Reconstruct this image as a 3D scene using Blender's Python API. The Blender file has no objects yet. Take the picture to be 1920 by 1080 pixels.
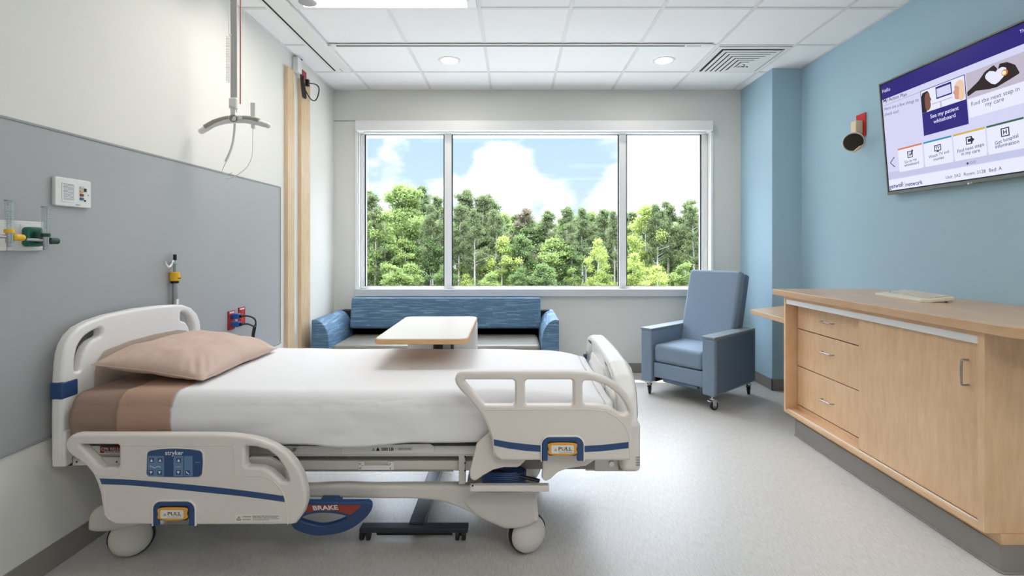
import bpy, bmesh, math, random
from mathutils import Vector, Matrix, noise
PI = math.pi
V = Vector
sc = bpy.context.scene
COL = sc.collection
F, CX, CY, EYE = 940.0, 965.0, 463.0, 1.276      # focal length and vanishing point of the photo, eye height
XL, XR, YB, ZC = -1.832, 2.552, 5.08, 2.865      # left wall, right wall, window wall, ceiling
YF = -2.2                                        # wall behind the camera

# ------------------------------------------------------------------ camera, world, sun, exposure
cd = bpy.data.cameras.new('camera'); cam = bpy.data.objects.new('camera', cd); COL.objects.link(cam)
cam.location = (0, 0, EYE); cam.rotation_euler = (PI/2, 0, 0)
cd.sensor_width = 36; cd.lens = 36*F/1920
cd.shift_x = -(CX-960)/1920; cd.shift_y = -(540-CY)/1920
cd.clip_start = 0.05; cd.clip_end = 500
sc.camera = cam
sc.view_settings.view_transform = 'Standard'; sc.view_settings.look = 'None'
sc.view_settings.gamma = 1.0; sc.view_settings.use_curve_mapping = False
sc.view_settings.exposure = 0.30
SKY_STRENGTH = 1.0
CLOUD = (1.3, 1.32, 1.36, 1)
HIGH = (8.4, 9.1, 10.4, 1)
SUN_STRENGTH = 7.0
TROFFER = 8.5
DOWNLIGHT = 110.0

def lin(c):
    return tuple((x/255/12.92 if x/255 <= .04045 else ((x/255+.055)/1.055)**2.4) for x in c[:3]) + (1,)

def build_world():
    w = bpy.data.worlds.new('sky_world'); sc.world = w; w.use_nodes = True
    nt = w.node_tree; N = nt.nodes; L = nt.links; N.clear()
    out = N.new('ShaderNodeOutputWorld'); bg = N.new('ShaderNodeBackground')
    tc = N.new('ShaderNodeTexCoord'); sep = N.new('ShaderNodeSeparateXYZ')
    L.new(tc.outputs['Generated'], sep.inputs[0])
    ramp = N.new('ShaderNodeValToRGB')
    cr = ramp.color_ramp; cr.elements[0].position = 0; cr.elements[0].color = lin((214, 230, 246))
    cr.elements[1].position = .55; cr.elements[1].color = lin((154, 194, 238))
    e = cr.elements.new(.22); e.color = lin((188, 216, 245))
    L.new(sep.outputs['Z'], ramp.inputs[0])
    mp = N.new('ShaderNodeMapping'); mp.inputs['Scale'].default_value = (1, 1, 1.7)
    L.new(tc.outputs['Generated'], mp.inputs[0])
    nz = N.new('ShaderNodeTexNoise'); nz.inputs['Scale'].default_value = 7.5; nz.inputs['Detail'].default_value = 8
    nz.inputs['Roughness'].default_value = .55; nz.inputs['Distortion'].default_value = .3
    L.new(mp.outputs[0], nz.inputs['Vector'])
    acc = None
    # cloud banks, as directions in the sky: (x/y, z/y, radius, weight)
    blobs = [(-.02, .11, .10, 1.0), (.0, .155, .06, .8), (.05, .09, .08, .8), (-.27, .085, .09, .8), (-.235, .19, .045, .45),
             (.33, .14, .15, 1.0), (.20, .06, .08, .7), (-.13, .09, .07, .7), (.42, .2, .14, 1.0), (-.42, .06, .1, .8)]
    for bx, bz, r, wt in blobs:
        c = V((bx, 1, bz)).normalized()
        dn = N.new('ShaderNodeVectorMath'); dn.operation = 'DISTANCE'; dn.inputs[1].default_value = c
        L.new(tc.outputs['Generated'], dn.inputs[0])
        mr = N.new('ShaderNodeMapRange'); mr.interpolation_type = 'SMOOTHSTEP'
        mr.inputs['From Min'].default_value = r*1.35; mr.inputs['From Max'].default_value = r*.35
        mr.inputs['To Min'].default_value = 0; mr.inputs['To Max'].default_value = wt
        L.new(dn.outputs['Value'], mr.inputs['Value'])
        if acc is None: acc = mr.outputs[0]
        else:
            m = N.new('ShaderNodeMath'); m.operation = 'MAXIMUM'; L.new(acc, m.inputs[0]); L.new(mr.outputs[0], m.inputs[1]); acc = m.outputs[0]
    ma = N.new('ShaderNodeMath'); ma.operation = 'MULTIPLY_ADD'; ma.inputs[1].default_value = .42
    L.new(acc, ma.inputs[0]); L.new(nz.outputs['Fac'], ma.inputs[2])
    cm = N.new('ShaderNodeMapRange'); cm.interpolation_type = 'SMOOTHSTEP'
    cm.inputs['From Min'].default_value = .60; cm.inputs['From Max'].default_value = .88
    L.new(ma.outputs[0], cm.inputs['Value'])
    pw = N.new('ShaderNodeMath'); pw.operation = 'POWER'; pw.inputs[1].default_value = 1.2; L.new(cm.outputs[0], pw.inputs[0])
    mix = N.new('ShaderNodeMix'); mix.data_type = 'RGBA'
    L.new(pw.outputs[0], mix.inputs['Factor']); L.new(ramp.outputs[0], mix.inputs['A']); mix.inputs['B'].default_value = CLOUD
    # the unseen sky above the window head is brightened to fill the room with light
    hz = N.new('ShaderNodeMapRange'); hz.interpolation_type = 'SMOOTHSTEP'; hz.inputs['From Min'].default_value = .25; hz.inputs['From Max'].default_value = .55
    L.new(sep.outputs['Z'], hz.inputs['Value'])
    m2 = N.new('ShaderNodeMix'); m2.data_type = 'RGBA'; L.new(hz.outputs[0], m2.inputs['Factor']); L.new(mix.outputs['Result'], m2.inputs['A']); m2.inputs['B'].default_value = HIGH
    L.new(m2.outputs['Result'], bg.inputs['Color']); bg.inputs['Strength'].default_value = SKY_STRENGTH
    L.new(bg.outputs[0], out.inputs[0])
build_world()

sd = bpy.data.lights.new('sun', 'SUN'); sun = bpy.data.objects.new('sun', sd); COL.objects.link(sun)
sd.energy = SUN_STRENGTH; sd.angle = .01; sd.color = (1, .95, .86)
sun.rotation_euler = V((.10, -.27, -1)).to_track_quat('-Z', 'Y').to_euler()    # light comes steeply down, from beyond the window

# ------------------------------------------------------------------ materials
MATS = {}
def mat(name, col, rough=.5, metal=0, noise_amt=0, noise_scale=40, stretch=(1, 1, 1), bump=0, bump_scale=None, spec=.5,
        col2=None, emit=0, coat=0, detail=4, alpha=1):
    if name in MATS: return MATS[name]
    m = bpy.data.materials.new(name); m.use_nodes = True
    nt = m.node_tree; N = nt.nodes; L = nt.links
    b = N['Principled BSDF']
    b.inputs['Base Color'].default_value = lin(col); b.inputs['Roughness'].default_value = rough
    b.inputs['Metallic'].default_value = metal; b.inputs['Specular IOR Level'].default_value = spec
    b.inputs['Coat Weight'].default_value = coat; b.inputs['Coat Roughness'].default_value = .12
    if emit:
        b.inputs['Emission Color'].default_value = lin(col); b.inputs['Emission Strength'].default_value = emit
    if alpha < 1: b.inputs['Alpha'].default_value = alpha
    if noise_amt or bump or col2:
        tc = N.new('ShaderNodeTexCoord'); mp = N.new('ShaderNodeMapping'); mp.inputs['Scale'].default_value = stretch
        L.new(tc.outputs['Object'], mp.inputs[0])
        nz = N.new('ShaderNodeTexNoise'); nz.inputs['Scale'].default_value = noise_scale; nz.inputs['Detail'].default_value = detail
        L.new(mp.outputs[0], nz.inputs['Vector'])
        if noise_amt or col2:
            c2 = lin(col2) if col2 else tuple(x*(1-noise_amt) for x in lin(col)[:3])+(1,)
            mr = N.new('ShaderNodeMapRange'); mr.inputs['From Min'].default_value = .35; mr.inputs['From Max'].default_value = .65
            L.new(nz.outputs['Fac'], mr.inputs['Value'])
            mx = N.new('ShaderNodeMix'); mx.data_type = 'RGBA'
            mx.inputs['A'].default_value = lin(col); mx.inputs['B'].default_value = c2
            L.new(mr.outputs[0], mx.inputs['Factor']); L.new(mx.outputs['Result'], b.inputs['Base Color'])
        if bump:
            bp = N.new('ShaderNodeBump'); bp.inputs['Strength'].default_value = 1; bp.inputs['Distance'].default_value = bump
            if bump_scale:
                n2 = N.new('ShaderNodeTexNoise'); n2.inputs['Scale'].default_value = bump_scale; n2.inputs['Detail'].default_value = 3
                L.new(mp.outputs[0], n2.inputs['Vector']); L.new(n2.outputs['Fac'], bp.inputs['Height'])
            else: L.new(nz.outputs['Fac'], bp.inputs['Height'])
            L.new(bp.outputs[0], b.inputs['Normal'])
    MATS[name] = m
    return m

def wood(name, c1, c2, grain, rough=.38):
    """maple laminate: grain = scale vector, small along the grain"""
    m = bpy.data.materials.new(name); m.use_nodes = True
    nt = m.node_tree; N = nt.nodes; L = nt.links; b = N['Principled BSDF']; b.inputs['Roughness'].default_value = rough
    tc = N.new('ShaderNodeTexCoord'); mp = N.new('ShaderNodeMapping'); mp.inputs['Scale'].default_value = grain
    L.new(tc.outputs['Object'], mp.inputs[0])
    n1 = N.new('ShaderNodeTexNoise'); n1.inputs['Scale'].default_value = 14; n1.inputs['Detail'].default_value = 7; n1.inputs['Roughness'].default_value = .6
    n1.inputs['Distortion'].default_value = .4
    n2 = N.new('ShaderNodeTexNoise'); n2.inputs['Scale'].default_value = 5; n2.inputs['Detail'].default_value = 4
    L.new(mp.outputs[0], n1.inputs['Vector']); L.new(tc.outputs['Object'], n2.inputs['Vector'])
    mr = N.new('ShaderNodeMapRange'); mr.inputs['From Min'].default_value = .3; mr.inputs['From Max'].default_value = .72
    L.new(n1.outputs['Fac'], mr.inputs['Value'])
    mx = N.new('ShaderNodeMix'); mx.data_type = 'RGBA'; mx.inputs['A'].default_value = lin(c1); mx.inputs['B'].default_value = lin(c2)
    L.new(mr.outputs[0], mx.inputs['Factor'])
    m2 = N.new('ShaderNodeMix'); m2.data_type = 'RGBA'; m2.blend_type = 'MULTIPLY'
    r2 = N.new('ShaderNodeMapRange'); r2.inputs['From Min'].default_value = .35; r2.inputs['From Max'].default_value = .65; r2.inputs['To Max'].default_value = .22
    L.new(n2.outputs['Fac'], r2.inputs['Value']); L.new(r2.outputs[0], m2.inputs['Factor'])
    L.new(mx.outputs['Result'], m2.inputs['A']); m2.inputs['B'].default_value = lin((225, 195, 165))
    L.new(m2.outputs['Result'], b.inputs['Base Color'])
    return m

def floor_material():
    m = bpy.data.materials.new('vinyl_floor'); m.use_nodes = True
    nt = m.node_tree; N = nt.nodes; L = nt.links; b = N['Principled BSDF']
    tc = N.new('ShaderNodeTexCoord')
    def nz(scale, st, det=5):
        mp = N.new('ShaderNodeMapping'); mp.inputs['Scale'].default_value = st; mp.inputs['Rotation'].default_value = (0, 0, .05)
        L.new(tc.outputs['Object'], mp.inputs[0])
        n = N.new('ShaderNodeTexNoise'); n.inputs['Scale'].default_value = scale; n.inputs['Detail'].default_value = det
        n.inputs['Roughness'].default_value = .65; L.new(mp.outputs[0], n.inputs['Vector']); return n
    a = nz(70, (3.4, .30, 1)); c = nz(130, (2.4, .8, 1), 3)
    mr = N.new('ShaderNodeMapRange'); mr.inputs['From Min'].default_value = .38; mr.inputs['From Max'].default_value = .66
    L.new(a.outputs['Fac'], mr.inputs['Value'])
    mx = N.new('ShaderNodeMix'); mx.data_type = 'RGBA'; mx.inputs['A'].default_value = lin((206, 203, 198)); mx.inputs['B'].default_value = lin((182, 178, 173))
    L.new(mr.outputs[0], mx.inputs['Factor'])
    r2 = N.new('ShaderNodeMapRange'); r2.inputs['From Min'].default_value = .4; r2.inputs['From Max'].default_value = .72; r2.inputs['To Max'].default_value = .35
    L.new(c.outputs['Fac'], r2.inputs['Value'])
    m2 = N.new('ShaderNodeMix'); m2.data_type = 'RGBA'; L.new(r2.outputs[0], m2.inputs['Factor']); L.new(mx.outputs['Result'], m2.inputs['A'])
    m2.inputs['B'].default_value = lin((226, 226, 224)); L.new(m2.outputs['Result'], b.inputs['Base Color'])
    b.inputs['Roughness'].default_value = .36; b.inputs['Specular IOR Level'].default_value = .45
    bp = N.new('ShaderNodeBump'); bp.inputs['Distance'].default_value = .00015; L.new(a.outputs['Fac'], bp.inputs['Height']); L.new(bp.outputs[0], b.inputs['Normal'])
    return m

def sofa_fabric():
    m = bpy.data.materials.new('sofa_fabric'); m.use_nodes = True
    nt = m.node_tree; N = nt.nodes; L = nt.links; b = N['Principled BSDF']; b.inputs['Roughness'].default_value = .7
    tc = N.new('ShaderNodeTexCoord'); ge = N.new('ShaderNodeSeparateXYZ'); L.new(tc.outputs['Object'], ge.inputs[0])
    ad = N.new('ShaderNodeMath'); ad.operation = 'ADD'; L.new(ge.outputs['X'], ad.inputs[0]); L.new(ge.outputs['Y'], ad.inputs[1])
    cb = N.new('ShaderNodeCombineXYZ'); L.new(ad.outputs[0], cb.inputs['X']); L.new(ge.outputs['Z'], cb.inputs['Y'])
    br = N.new('ShaderNodeTexBrick'); br.inputs['Scale'].default_value = 10
    br.inputs['Brick Width'].default_value = 1.3; br.inputs['Row Height'].default_value = .19; br.inputs['Mortar Size'].default_value = .004
    br.inputs['Bias'].default_value = -.15
    br.inputs['Color1'].default_value = lin((82, 118, 148)); br.inputs['Color2'].default_value = lin((128, 166, 190)); br.inputs['Mortar'].default_value = lin((74, 108, 150))
    br.offset_frequency = 3; br.squash = 1.6; br.squash_frequency = 3
    L.new(cb.outputs[0], br.inputs['Vector'])
    mp = N.new('ShaderNodeMapping'); mp.inputs['Scale'].default_value = (6, 75, 1); L.new(cb.outputs[0], mp.inputs[0])
    nz = N.new('ShaderNodeTexNoise'); nz.inputs['Scale'].default_value = 1; nz.inputs['Detail'].default_value = 3; L.new(mp.outputs[0], nz.inputs['Vector'])
    mr = N.new('ShaderNodeMapRange'); mr.inputs['From Min'].default_value = .42; mr.inputs['From Max'].default_value = .62
    L.new(nz.outputs['Fac'], mr.inputs['Value'])
    mx = N.new('ShaderNodeMix'); mx.data_type = 'RGBA'; mx.inputs['A'].default_value = lin((78, 108, 138)); L.new(br.outputs['Color'], mx.inputs['B'])
    L.new(mr.outputs[0], mx.inputs['Factor'])
    mp3 = N.new('ShaderNodeMapping'); mp3.inputs['Scale'].default_value = (14, 120, 1); mp3.inputs['Location'].default_value = (7, 3, 0); L.new(cb.outputs[0], mp3.inputs[0])
    n3 = N.new('ShaderNodeTexNoise'); n3.inputs['Scale'].default_value = 1; n3.inputs['Detail'].default_value = 1; L.new(mp3.outputs[0], n3.inputs['Vector'])
    r3 = N.new('ShaderNodeMapRange'); r3.inputs['From Min'].default_value = .72; r3.inputs['From Max'].default_value = .76; r3.inputs['To Max'].default_value = .8
    L.new(n3.outputs['Fac'], r3.inputs['Value'])
    m3 = N.new('ShaderNodeMix'); m3.data_type = 'RGBA'; L.new(r3.outputs[0], m3.inputs['Factor']); L.new(mx.outputs['Result'], m3.inputs['A'])
    m3.inputs['B'].default_value = lin((165, 200, 222)); L.new(m3.outputs['Result'], b.inputs['Base Color'])
    return m

def glass_material(name, tint, gloss=.06, rough=0.0):
    m = bpy.data.materials.new(name); m.use_nodes = True
    nt = m.node_tree; N = nt.nodes; L = nt.links; N.clear()
    out = N.new('ShaderNodeOutputMaterial'); tr = N.new('ShaderNodeBsdfTransparent'); gl = N.new('ShaderNodeBsdfGlossy'); mx = N.new('ShaderNodeMixShader')
    tr.inputs[0].default_value = tint; gl.inputs['Roughness'].default_value = rough; mx.inputs[0].default_value = gloss
    L.new(tr.outputs[0], mx.inputs[1]); L.new(gl.outputs[0], mx.inputs[2]); L.new(mx.outputs[0], out.inputs[0])
    return m

def leaf_material(name, c1, c2):
    m = bpy.data.materials.new(name); m.use_nodes = True
    nt = m.node_tree; N = nt.nodes; L = nt.links; N.clear()
    out = N.new('ShaderNodeOutputMaterial'); d = N.new('ShaderNodeBsdfDiffuse'); t = N.new('ShaderNodeBsdfTranslucent'); mx = N.new('ShaderNodeMixShader')
    tc = N.new('ShaderNodeTexCoord'); nz = N.new('ShaderNodeTexNoise'); nz.inputs['Scale'].default_value = 14; L.new(tc.outputs['Object'], nz.inputs['Vector'])
    mr = N.new('ShaderNodeMapRange'); mr.inputs['From Min'].default_value = .35; mr.inputs['From Max'].default_value = .65; L.new(nz.outputs['Fac'], mr.inputs['Value'])
    c = N.new('ShaderNodeMix'); c.data_type = 'RGBA'; c.inputs['A'].default_value = lin(c1); c.inputs['B'].default_value = lin(c2)
    L.new(mr.outputs[0], c.inputs['Factor']); L.new(c.outputs['Result'], d.inputs[0]); L.new(c.outputs['Result'], t.inputs[0])
    # real leaves reflect and pass only part of the light
    c1, c2 = [tuple(x*.88 for x in q) for q in (c1, c2)]; c.inputs['A'].default_value = lin(c1); c.inputs['B'].default_value = lin(c2)
    mx.inputs[0].default_value = .45; L.new(d.outputs[0], mx.inputs[1]); L.new(t.outputs[0], mx.inputs[2]); L.new(mx.outputs[0], out.inputs[0])
    return m

M_wall = mat('wall_paint', (226, 225, 220), .7, bump=.0006, bump_scale=300)
M_wallb = mat('window_wall_paint', (222, 222, 217), .7, bump=.0006, bump_scale=300)
M_blue = mat('blue_paint', (166, 196, 213), .55, bump=.0006, bump_scale=300)
M_ceil = mat('ceiling_tile', (244, 244, 245), .85, noise_amt=.03, noise_scale=250)
M_grid = mat('ceiling_grid_metal', (222, 222, 222), .5)
M_base = mat('rubber_baseboard', (140, 136, 130), .5)
M_panel = mat('grey_wall_protection', (168, 170, 172), .38, bump=.0003, bump_scale=500)
M_ptrim = mat('panel_edge_trim', (150, 152, 154), .35)
M_white = mat('white_plastic', (226, 226, 224), .4)
M_wmetal = mat('white_powder_coat', (232, 232, 232), .35)
M_frame = mat('window_aluminium', (238, 239, 240), .35)
M_gasket = mat('black_gasket', (36, 42, 54), .6)
M_sill = mat('solid_surface_sill', (206, 209, 212), .35)
M_bed = mat('bed_plastic', (226, 219, 214), .38)
M_bedl = mat('bed_plastic_light', (236, 235, 233), .33)
M_bedm = mat('bed_painted_steel', (218, 213, 208), .4)
M_bedg = mat('bed_grey_steel', (150, 145, 140), .45)
M_tan = mat('tan_insert', (188, 174, 160), .5)
M_navy = mat('navy_plastic', (43, 74, 122), .4)
M_navy2 = mat('light_navy_print', (98, 130, 168), .45)
M_red = mat('brick_red', (160, 60, 48), .45)
M_dred = mat('dark_red_label', (140, 40, 34), .5)
M_orange = mat('orange_plastic', (226, 162, 66), .4)
M_black = mat('black_rubber', (28, 28, 30), .55)
M_blackp = mat('black_plastic', (18, 18, 20), .35)
M_print = mat('black_print', (30, 28, 28), .7)
M_wprint = mat('white_print', (240, 240, 240), .6)
M_lab = mat('label_paper', (232, 229, 224), .6)
M_steel = mat('brushed_steel', (175, 175, 176), .28, 1)
M_chrome = mat('chrome', (215, 217, 220), .12, 1)
M_yellow = mat('yellow_plastic', (238, 186, 40), .4)
M_green = mat('green_plastic', (28, 104, 84), .4)
M_dgreen = mat('dark_green_plastic', (22, 66, 54), .4)
M_oblue = mat('bright_blue_plastic', (30, 88, 172), .35)
M_ored = mat('red_outlet', (158, 42, 40), .35)
M_redp = mat('bright_red_plate', (206, 44, 38), .4)
M_cream = mat('cream_plastic', (238, 216, 184), .45)
M_beige = mat('beige_keyboard_plastic', (222, 214, 196), .45)
M_beigek = mat('beige_keys', (204, 196, 180), .5)
M_sheet = mat('white_cotton', (240, 240, 243), .8, bump=.0012, bump_scale=18)
M_bsheet = mat('brown_linen', (160, 134, 120), .85, noise_amt=.12, noise_scale=300, stretch=(1, 1, 6), bump=.001, bump_scale=22)
M_tsheet = mat('tan_linen', (186, 152, 134), .85, noise_amt=.10, noise_scale=260, stretch=(1, 1, 6), bump=.001, bump_scale=22)
M_pillow = mat('blush_cotton', (210, 184, 171), .85, noise_amt=.06, noise_scale=200, bump=.0015, bump_scale=16)
M_sofa = sofa_fabric()
M_seat = mat('taupe_vinyl', (134, 131, 124), .38)
M_dark = mat('dark_recess', (30, 30, 34), .8)
M_recl = mat('recliner_fabric', (128, 146, 166), .75, noise_amt=.16, noise_scale=420, bump=.0006, bump_scale=700)
M_recs = mat('recliner_vinyl', (94, 112, 134), .6, noise_amt=.10, noise_scale=420)
M_cap = mat('arm_cap_urethane', (128, 138, 146), .5)
M_wv = wood('maple_vertical', (234, 199, 160), (219, 181, 142), (3, 3, .5))
M_wy = wood('maple_lengthwise', (230, 194, 154), (215, 176, 136), (3, .4, 3))
M_wtop = wood('maple_worktop', (214, 180, 144), (198, 162, 126), (3, .4, 3), .3)
M_ttop = mat('white_laminate', (240, 230, 219), .22)
M_tedge = mat('oak_edge', (222, 180, 132), .45, noise_amt=.15, noise_scale=60, stretch=(.3, .3, 3))
M_tbase = mat('dark_blue_grey_metal', (52, 56, 68), .4, .2)
M_glass = glass_material('window_glass', (.97, .985, .98, 1), .004)
M_tube = glass_material('clear_acrylic', (.93, .95, .95, 1), .22, .05)
M_floor = floor_material()
M_lamp = mat('troffer_lens', (255, 250, 243), .5, emit=TROFFER)
M_down = mat('downlight_lens', (255, 250, 243), .5, emit=DOWNLIGHT)

# ------------------------------------------------------------------ geometry helpers
class PL:
    """a plane in the room; uv() takes a point of the photo onto it"""
    def __init__(s, o, u, v):
        s.o = V(o); s.u = V(u).normalized(); s.v = V(v).normalized(); s.n = s.u.cross(s.v)
    def uv(s, px, py):
        C = V((0, 0, EYE)); d = V(((px-CX)/F, 1, (CY-py)/F))
        t = (s.o-C).dot(s.n)/d.dot(s.n); p = C+d*t-s.o
        return (p.dot(s.u), p.dot(s.v))
    def M(s, off=0, at=(0, 0)):
        o = s.o+s.n*off+s.u*at[0]+s.v*at[1]
        m = Matrix((s.u, s.v, s.n)).transposed().to_4x4(); m.translation = o
        return m
    def tr(s, pts): return [s.uv(*p) for p in pts]
    def P(s, px, py, off=0):
        a, b = s.uv(px, py); return s.o+s.u*a+s.v*b+s.n*off

def at(px, py, Y): return V(((px-CX)*Y/F, Y, EYE-(py-CY)*Y/F))

def smooth(pts, n=6, closed=True):
    """Catmull-Rom through the points"""
    out = []; k = len(pts); ps = [V(p) for p in pts]
    rng = range(k) if closed else range(k-1)
    for i in rng:
        if closed: a, b, c, d = ps[i-1], ps[i], ps[(i+1) % k], ps[(i+2) % k]
        else: a, b, c, d = ps[max(i-1, 0)], ps[i], ps[i+1], ps[min(i+2, k-1)]
        for j in range(n):
            t = j/n
            out.append(.5*((2*b)+(c-a)*t+(2*a-5*b+4*c-d)*t*t+(3*b-a-3*c+d)*t**3))
    if not closed: out.append(ps[-1])
    return out

def fillet(pts, r, n=5):
    """round the corners of a closed polygon; r = one radius or one per point"""
    out = []; k = len(pts)
    for i in range(k):
        p = V(pts[i][:2]); a = V(pts[i-1][:2]); b = V(pts[(i+1) % k][:2])
        rr = r[i] if isinstance(r, (list, tuple)) else r
        da, db = (a-p), (b-p); la, lb = da.length, db.length
        if rr <= 0 or la < 1e-6 or lb < 1e-6: out.append(p); continue
        da /= la; db /= lb
        ang = math.acos(max(-1, min(1, da.dot(db))))
        if ang > PI-.05: out.append(p); continue
        t = min(rr/math.tan(ang/2), la*.49, lb*.49); rr = t*math.tan(ang/2)
        c = p+(da+db).normalized()*(rr/math.sin(ang/2))
        s, e = p+da*t-c, p+db*t-c
        a0 = math.atan2(s.y, s.x); a1 = math.atan2(e.y, e.x); dd = (a1-a0+PI) % (2*PI)-PI
        for j in range(n+1):
            q = a0+dd*j/n; out.append(c+V((math.cos(q), math.sin(q)))*rr)
    return out

def rect(u0, v0, u1, v1, r=0, n=5):
    p = [(u0, v0), (u1, v0), (u1, v1), (u0, v1)]
    return fillet(p, r, n) if r else [V(q) for q in p]

def area2(p): return sum(p[i-1][0]*p[i][1]-p[i][0]*p[i-1][1] for i in range(len(p)))
I4 = Matrix.Identity(4)
def T(x, y=None, z=None): return Matrix.Translation(V(x) if y is None else V((x, y, z)))
def RZ(a): return Matrix.Rotation(a, 4, 'Z')
def RX(a): return Matrix.Rotation(a, 4, 'X')
def RY(a): return Matrix.Rotation(a, 4, 'Y')
def zto(d):
    """matrix turning +Z to direction d"""
    return V(d).to_track_quat('Z', 'Y').to_matrix().to_4x4()

class MB:
    def __init__(s, M=None): s.bm = bmesh.new(); s.mats = []; s.M = M or I4
    def mi(s, m):
        if m not in s.mats: s.mats.append(m)
        return s.mats.index(m)
    def add(s, bm2, m, M=I4):
        i = s.mi(m)
        for f in bm2.faces: f.material_index = i; f.smooth = True
        bm2.transform(s.M @ M)
        me = bpy.data.meshes.new('tmp'); bm2.to_mesh(me); bm2.free(); s.bm.from_mesh(me); bpy.data.meshes.remove(me)
        return s
    def addmesh(s, me, m, M=I4):
        b = bmesh.new(); b.from_mesh(me); return s.add(b, m, M)
    def box(s, a, b, m, bev=0, seg=3, M=I4):
        x = bmesh.new(); bmesh.ops.create_cube(x, size=1)
        a, b = V(a), V(b); lo = V((min(a[i], b[i]) for i in range(3))); hi = V((max(a[i], b[i]) for i in range(3)))
        d = hi-lo
        x.transform(T((lo+hi)/2) @ Matrix.Diagonal((*d, 1)))
        if bev: bmesh.ops.bevel(x, geom=x.edges[:], offset=min(bev, min(d)*.49), segments=seg, affect='EDGES', profile=.5)
        return s.add(x, m, M)
    def cyl(s, p0, p1, r, m, r2=None, n=24, bev=0, M=I4):
        x = bmesh.new(); p0, p1 = V(p0), V(p1); h = (p1-p0).length
        bmesh.ops.create_cone(x, cap_ends=True, segments=n, radius1=r, radius2=r if r2 is None else r2, depth=h)
        if bev:
            ed = [e for e in x.edges if abs(e.verts[0].co.z-e.verts[1].co.z) < 1e-6]
            bmesh.ops.bevel(x, geom=ed, offset=bev, segments=2, affect='EDGES', profile=.5)
        return s.add(x, m, M @ T((p0+p1)/2) @ zto(p1-p0))
    def ball(s, c, r, m, n=20, M=I4):
        x = bmesh.new(); bmesh.ops.create_uvsphere(x, u_segments=n*2, v_segments=n, radius=1)
        r = (r, r, r) if isinstance(r, (int, float)) else r
        return s.add(x, m, M @ T(c) @ Matrix.Diagonal((*r, 1)))
    def lathe(s, prof, m, M=I4, n=40):
        x = bmesh.new(); rings = []
        for r, z in prof:
            if r < 1e-5: rings.append([x.verts.new((0, 0, z))])
            else: rings.append([x.verts.new((r*math.cos(2*PI*i/n), r*math.sin(2*PI*i/n), z)) for i in range(n)])
        for a, b in zip(rings, rings[1:]):
            for i in range(n):
                j = (i+1) % n
                q = ([a[0]] if len(a) == 1 else [a[i], a[j]])+([b[0]] if len(b) == 1 else [b[j], b[i]])
                if len(q) > 2: x.faces.new(q)
        bmesh.ops.recalc_face_normals(x, faces=x.faces[:])
        return s.add(x, m, M)
    def tube(s, pts, r, m, n=10, sm=0, closed=False, M=I4, flat=None):
        pts = [V(p) for p in pts]
        if sm: pts = smooth(pts, sm, closed)
        x = bmesh.new(); k = len(pts); rings = []; up = None
        for i, p in enumerate(pts):
            if closed: t = pts[(i+1) % k]-pts[i-1]
            else: t = pts[min(i+1, k-1)]-pts[max(i-1, 0)]
            t.normalize()
            if up is None: up = V((0, 0, 1)) if abs(t.z) < .9 else V((0, 1, 0))
            up = (up-t*up.dot(t)).normalized(); sd = t.cross(up)
            rr = r[min(i, len(r)-1)] if isinstance(r, (list, tuple)) else r
            fu, fs = flat or (1, 1)
            rings.append([x.verts.new(p+up*(math.cos(2*PI*j/n)*rr*fu)+sd*(math.sin(2*PI*j/n)*rr*fs)) for j in range(n)])
        pr = list(zip(rings, rings[1:]))+([(rings[-1], rings[0])] if closed else [])
        for a, b in pr:
            for j in range(n): x.faces.new((a[j], a[(j+1) % n], b[(j+1) % n], b[j]))
        if not closed: x.faces.new(rings[0][::-1]); x.faces.new(rings[-1])
        bmesh.ops.recalc_face_normals(x, faces=x.faces[:])
        return s.add(x, m, M)
    def poly(s, loops, depth, m, M=I4, bev=0, seg=2):
        """loops[0] outline, rest holes, in local XY; extruded from z=-depth to z=0, rounded by bev"""
        if len(loops) == 1 and not bev:
            x = bmesh.new(); lp = [V(p) for p in loops[0]]
            if area2(lp) < 0: lp = lp[::-1]
            tp = [x.verts.new((p[0], p[1], 0)) for p in lp]; bt = [x.verts.new((p[0], p[1], -depth)) for p in lp]; k = len(lp)
            x.faces.new(tp); x.faces.new(bt[::-1])
            for i in range(k): x.faces.new((tp[i-1], bt[i-1], bt[i], tp[i]))
            bmesh.ops.recalc_face_normals(x, faces=x.faces[:]); bmesh.ops.triangulate(x, faces=x.faces[:])
            return s.add(x, m, M)
        cu = bpy.data.curves.new('c', 'CURVE'); cu.dimensions = '2D'; cu.fill_mode = 'BOTH'
        cu.extrude = max(depth/2-bev, 0); cu.bevel_depth = bev; cu.bevel_resolution = seg if bev else 0; cu.offset = -bev
        for i, lp in enumerate(loops):
            lp = [V(p) for p in lp]
            if (area2(lp) < 0) != (i > 0): lp = lp[::-1]
            sp = cu.splines.new('POLY'); sp.points.add(len(lp)-1)
            for q, p in zip(sp.points, lp): q.co = (p[0], p[1], 0, 1)
            sp.use_cyclic_u = True
        ob = bpy.data.objects.new('c', cu); COL.objects.link(ob)
        me = bpy.data.meshes.new_from_object(ob.evaluated_get(bpy.context.evaluated_depsgraph_get()))
        bpy.data.objects.remove(ob); bpy.data.curves.remove(cu)
        b = bmesh.new(); b.from_mesh(me); bpy.data.meshes.remove(me); bmesh.ops.remove_doubles(b, verts=b.verts[:], dist=1e-5)
        return s.add(b, m, M @ T(0, 0, -depth/2))
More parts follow.
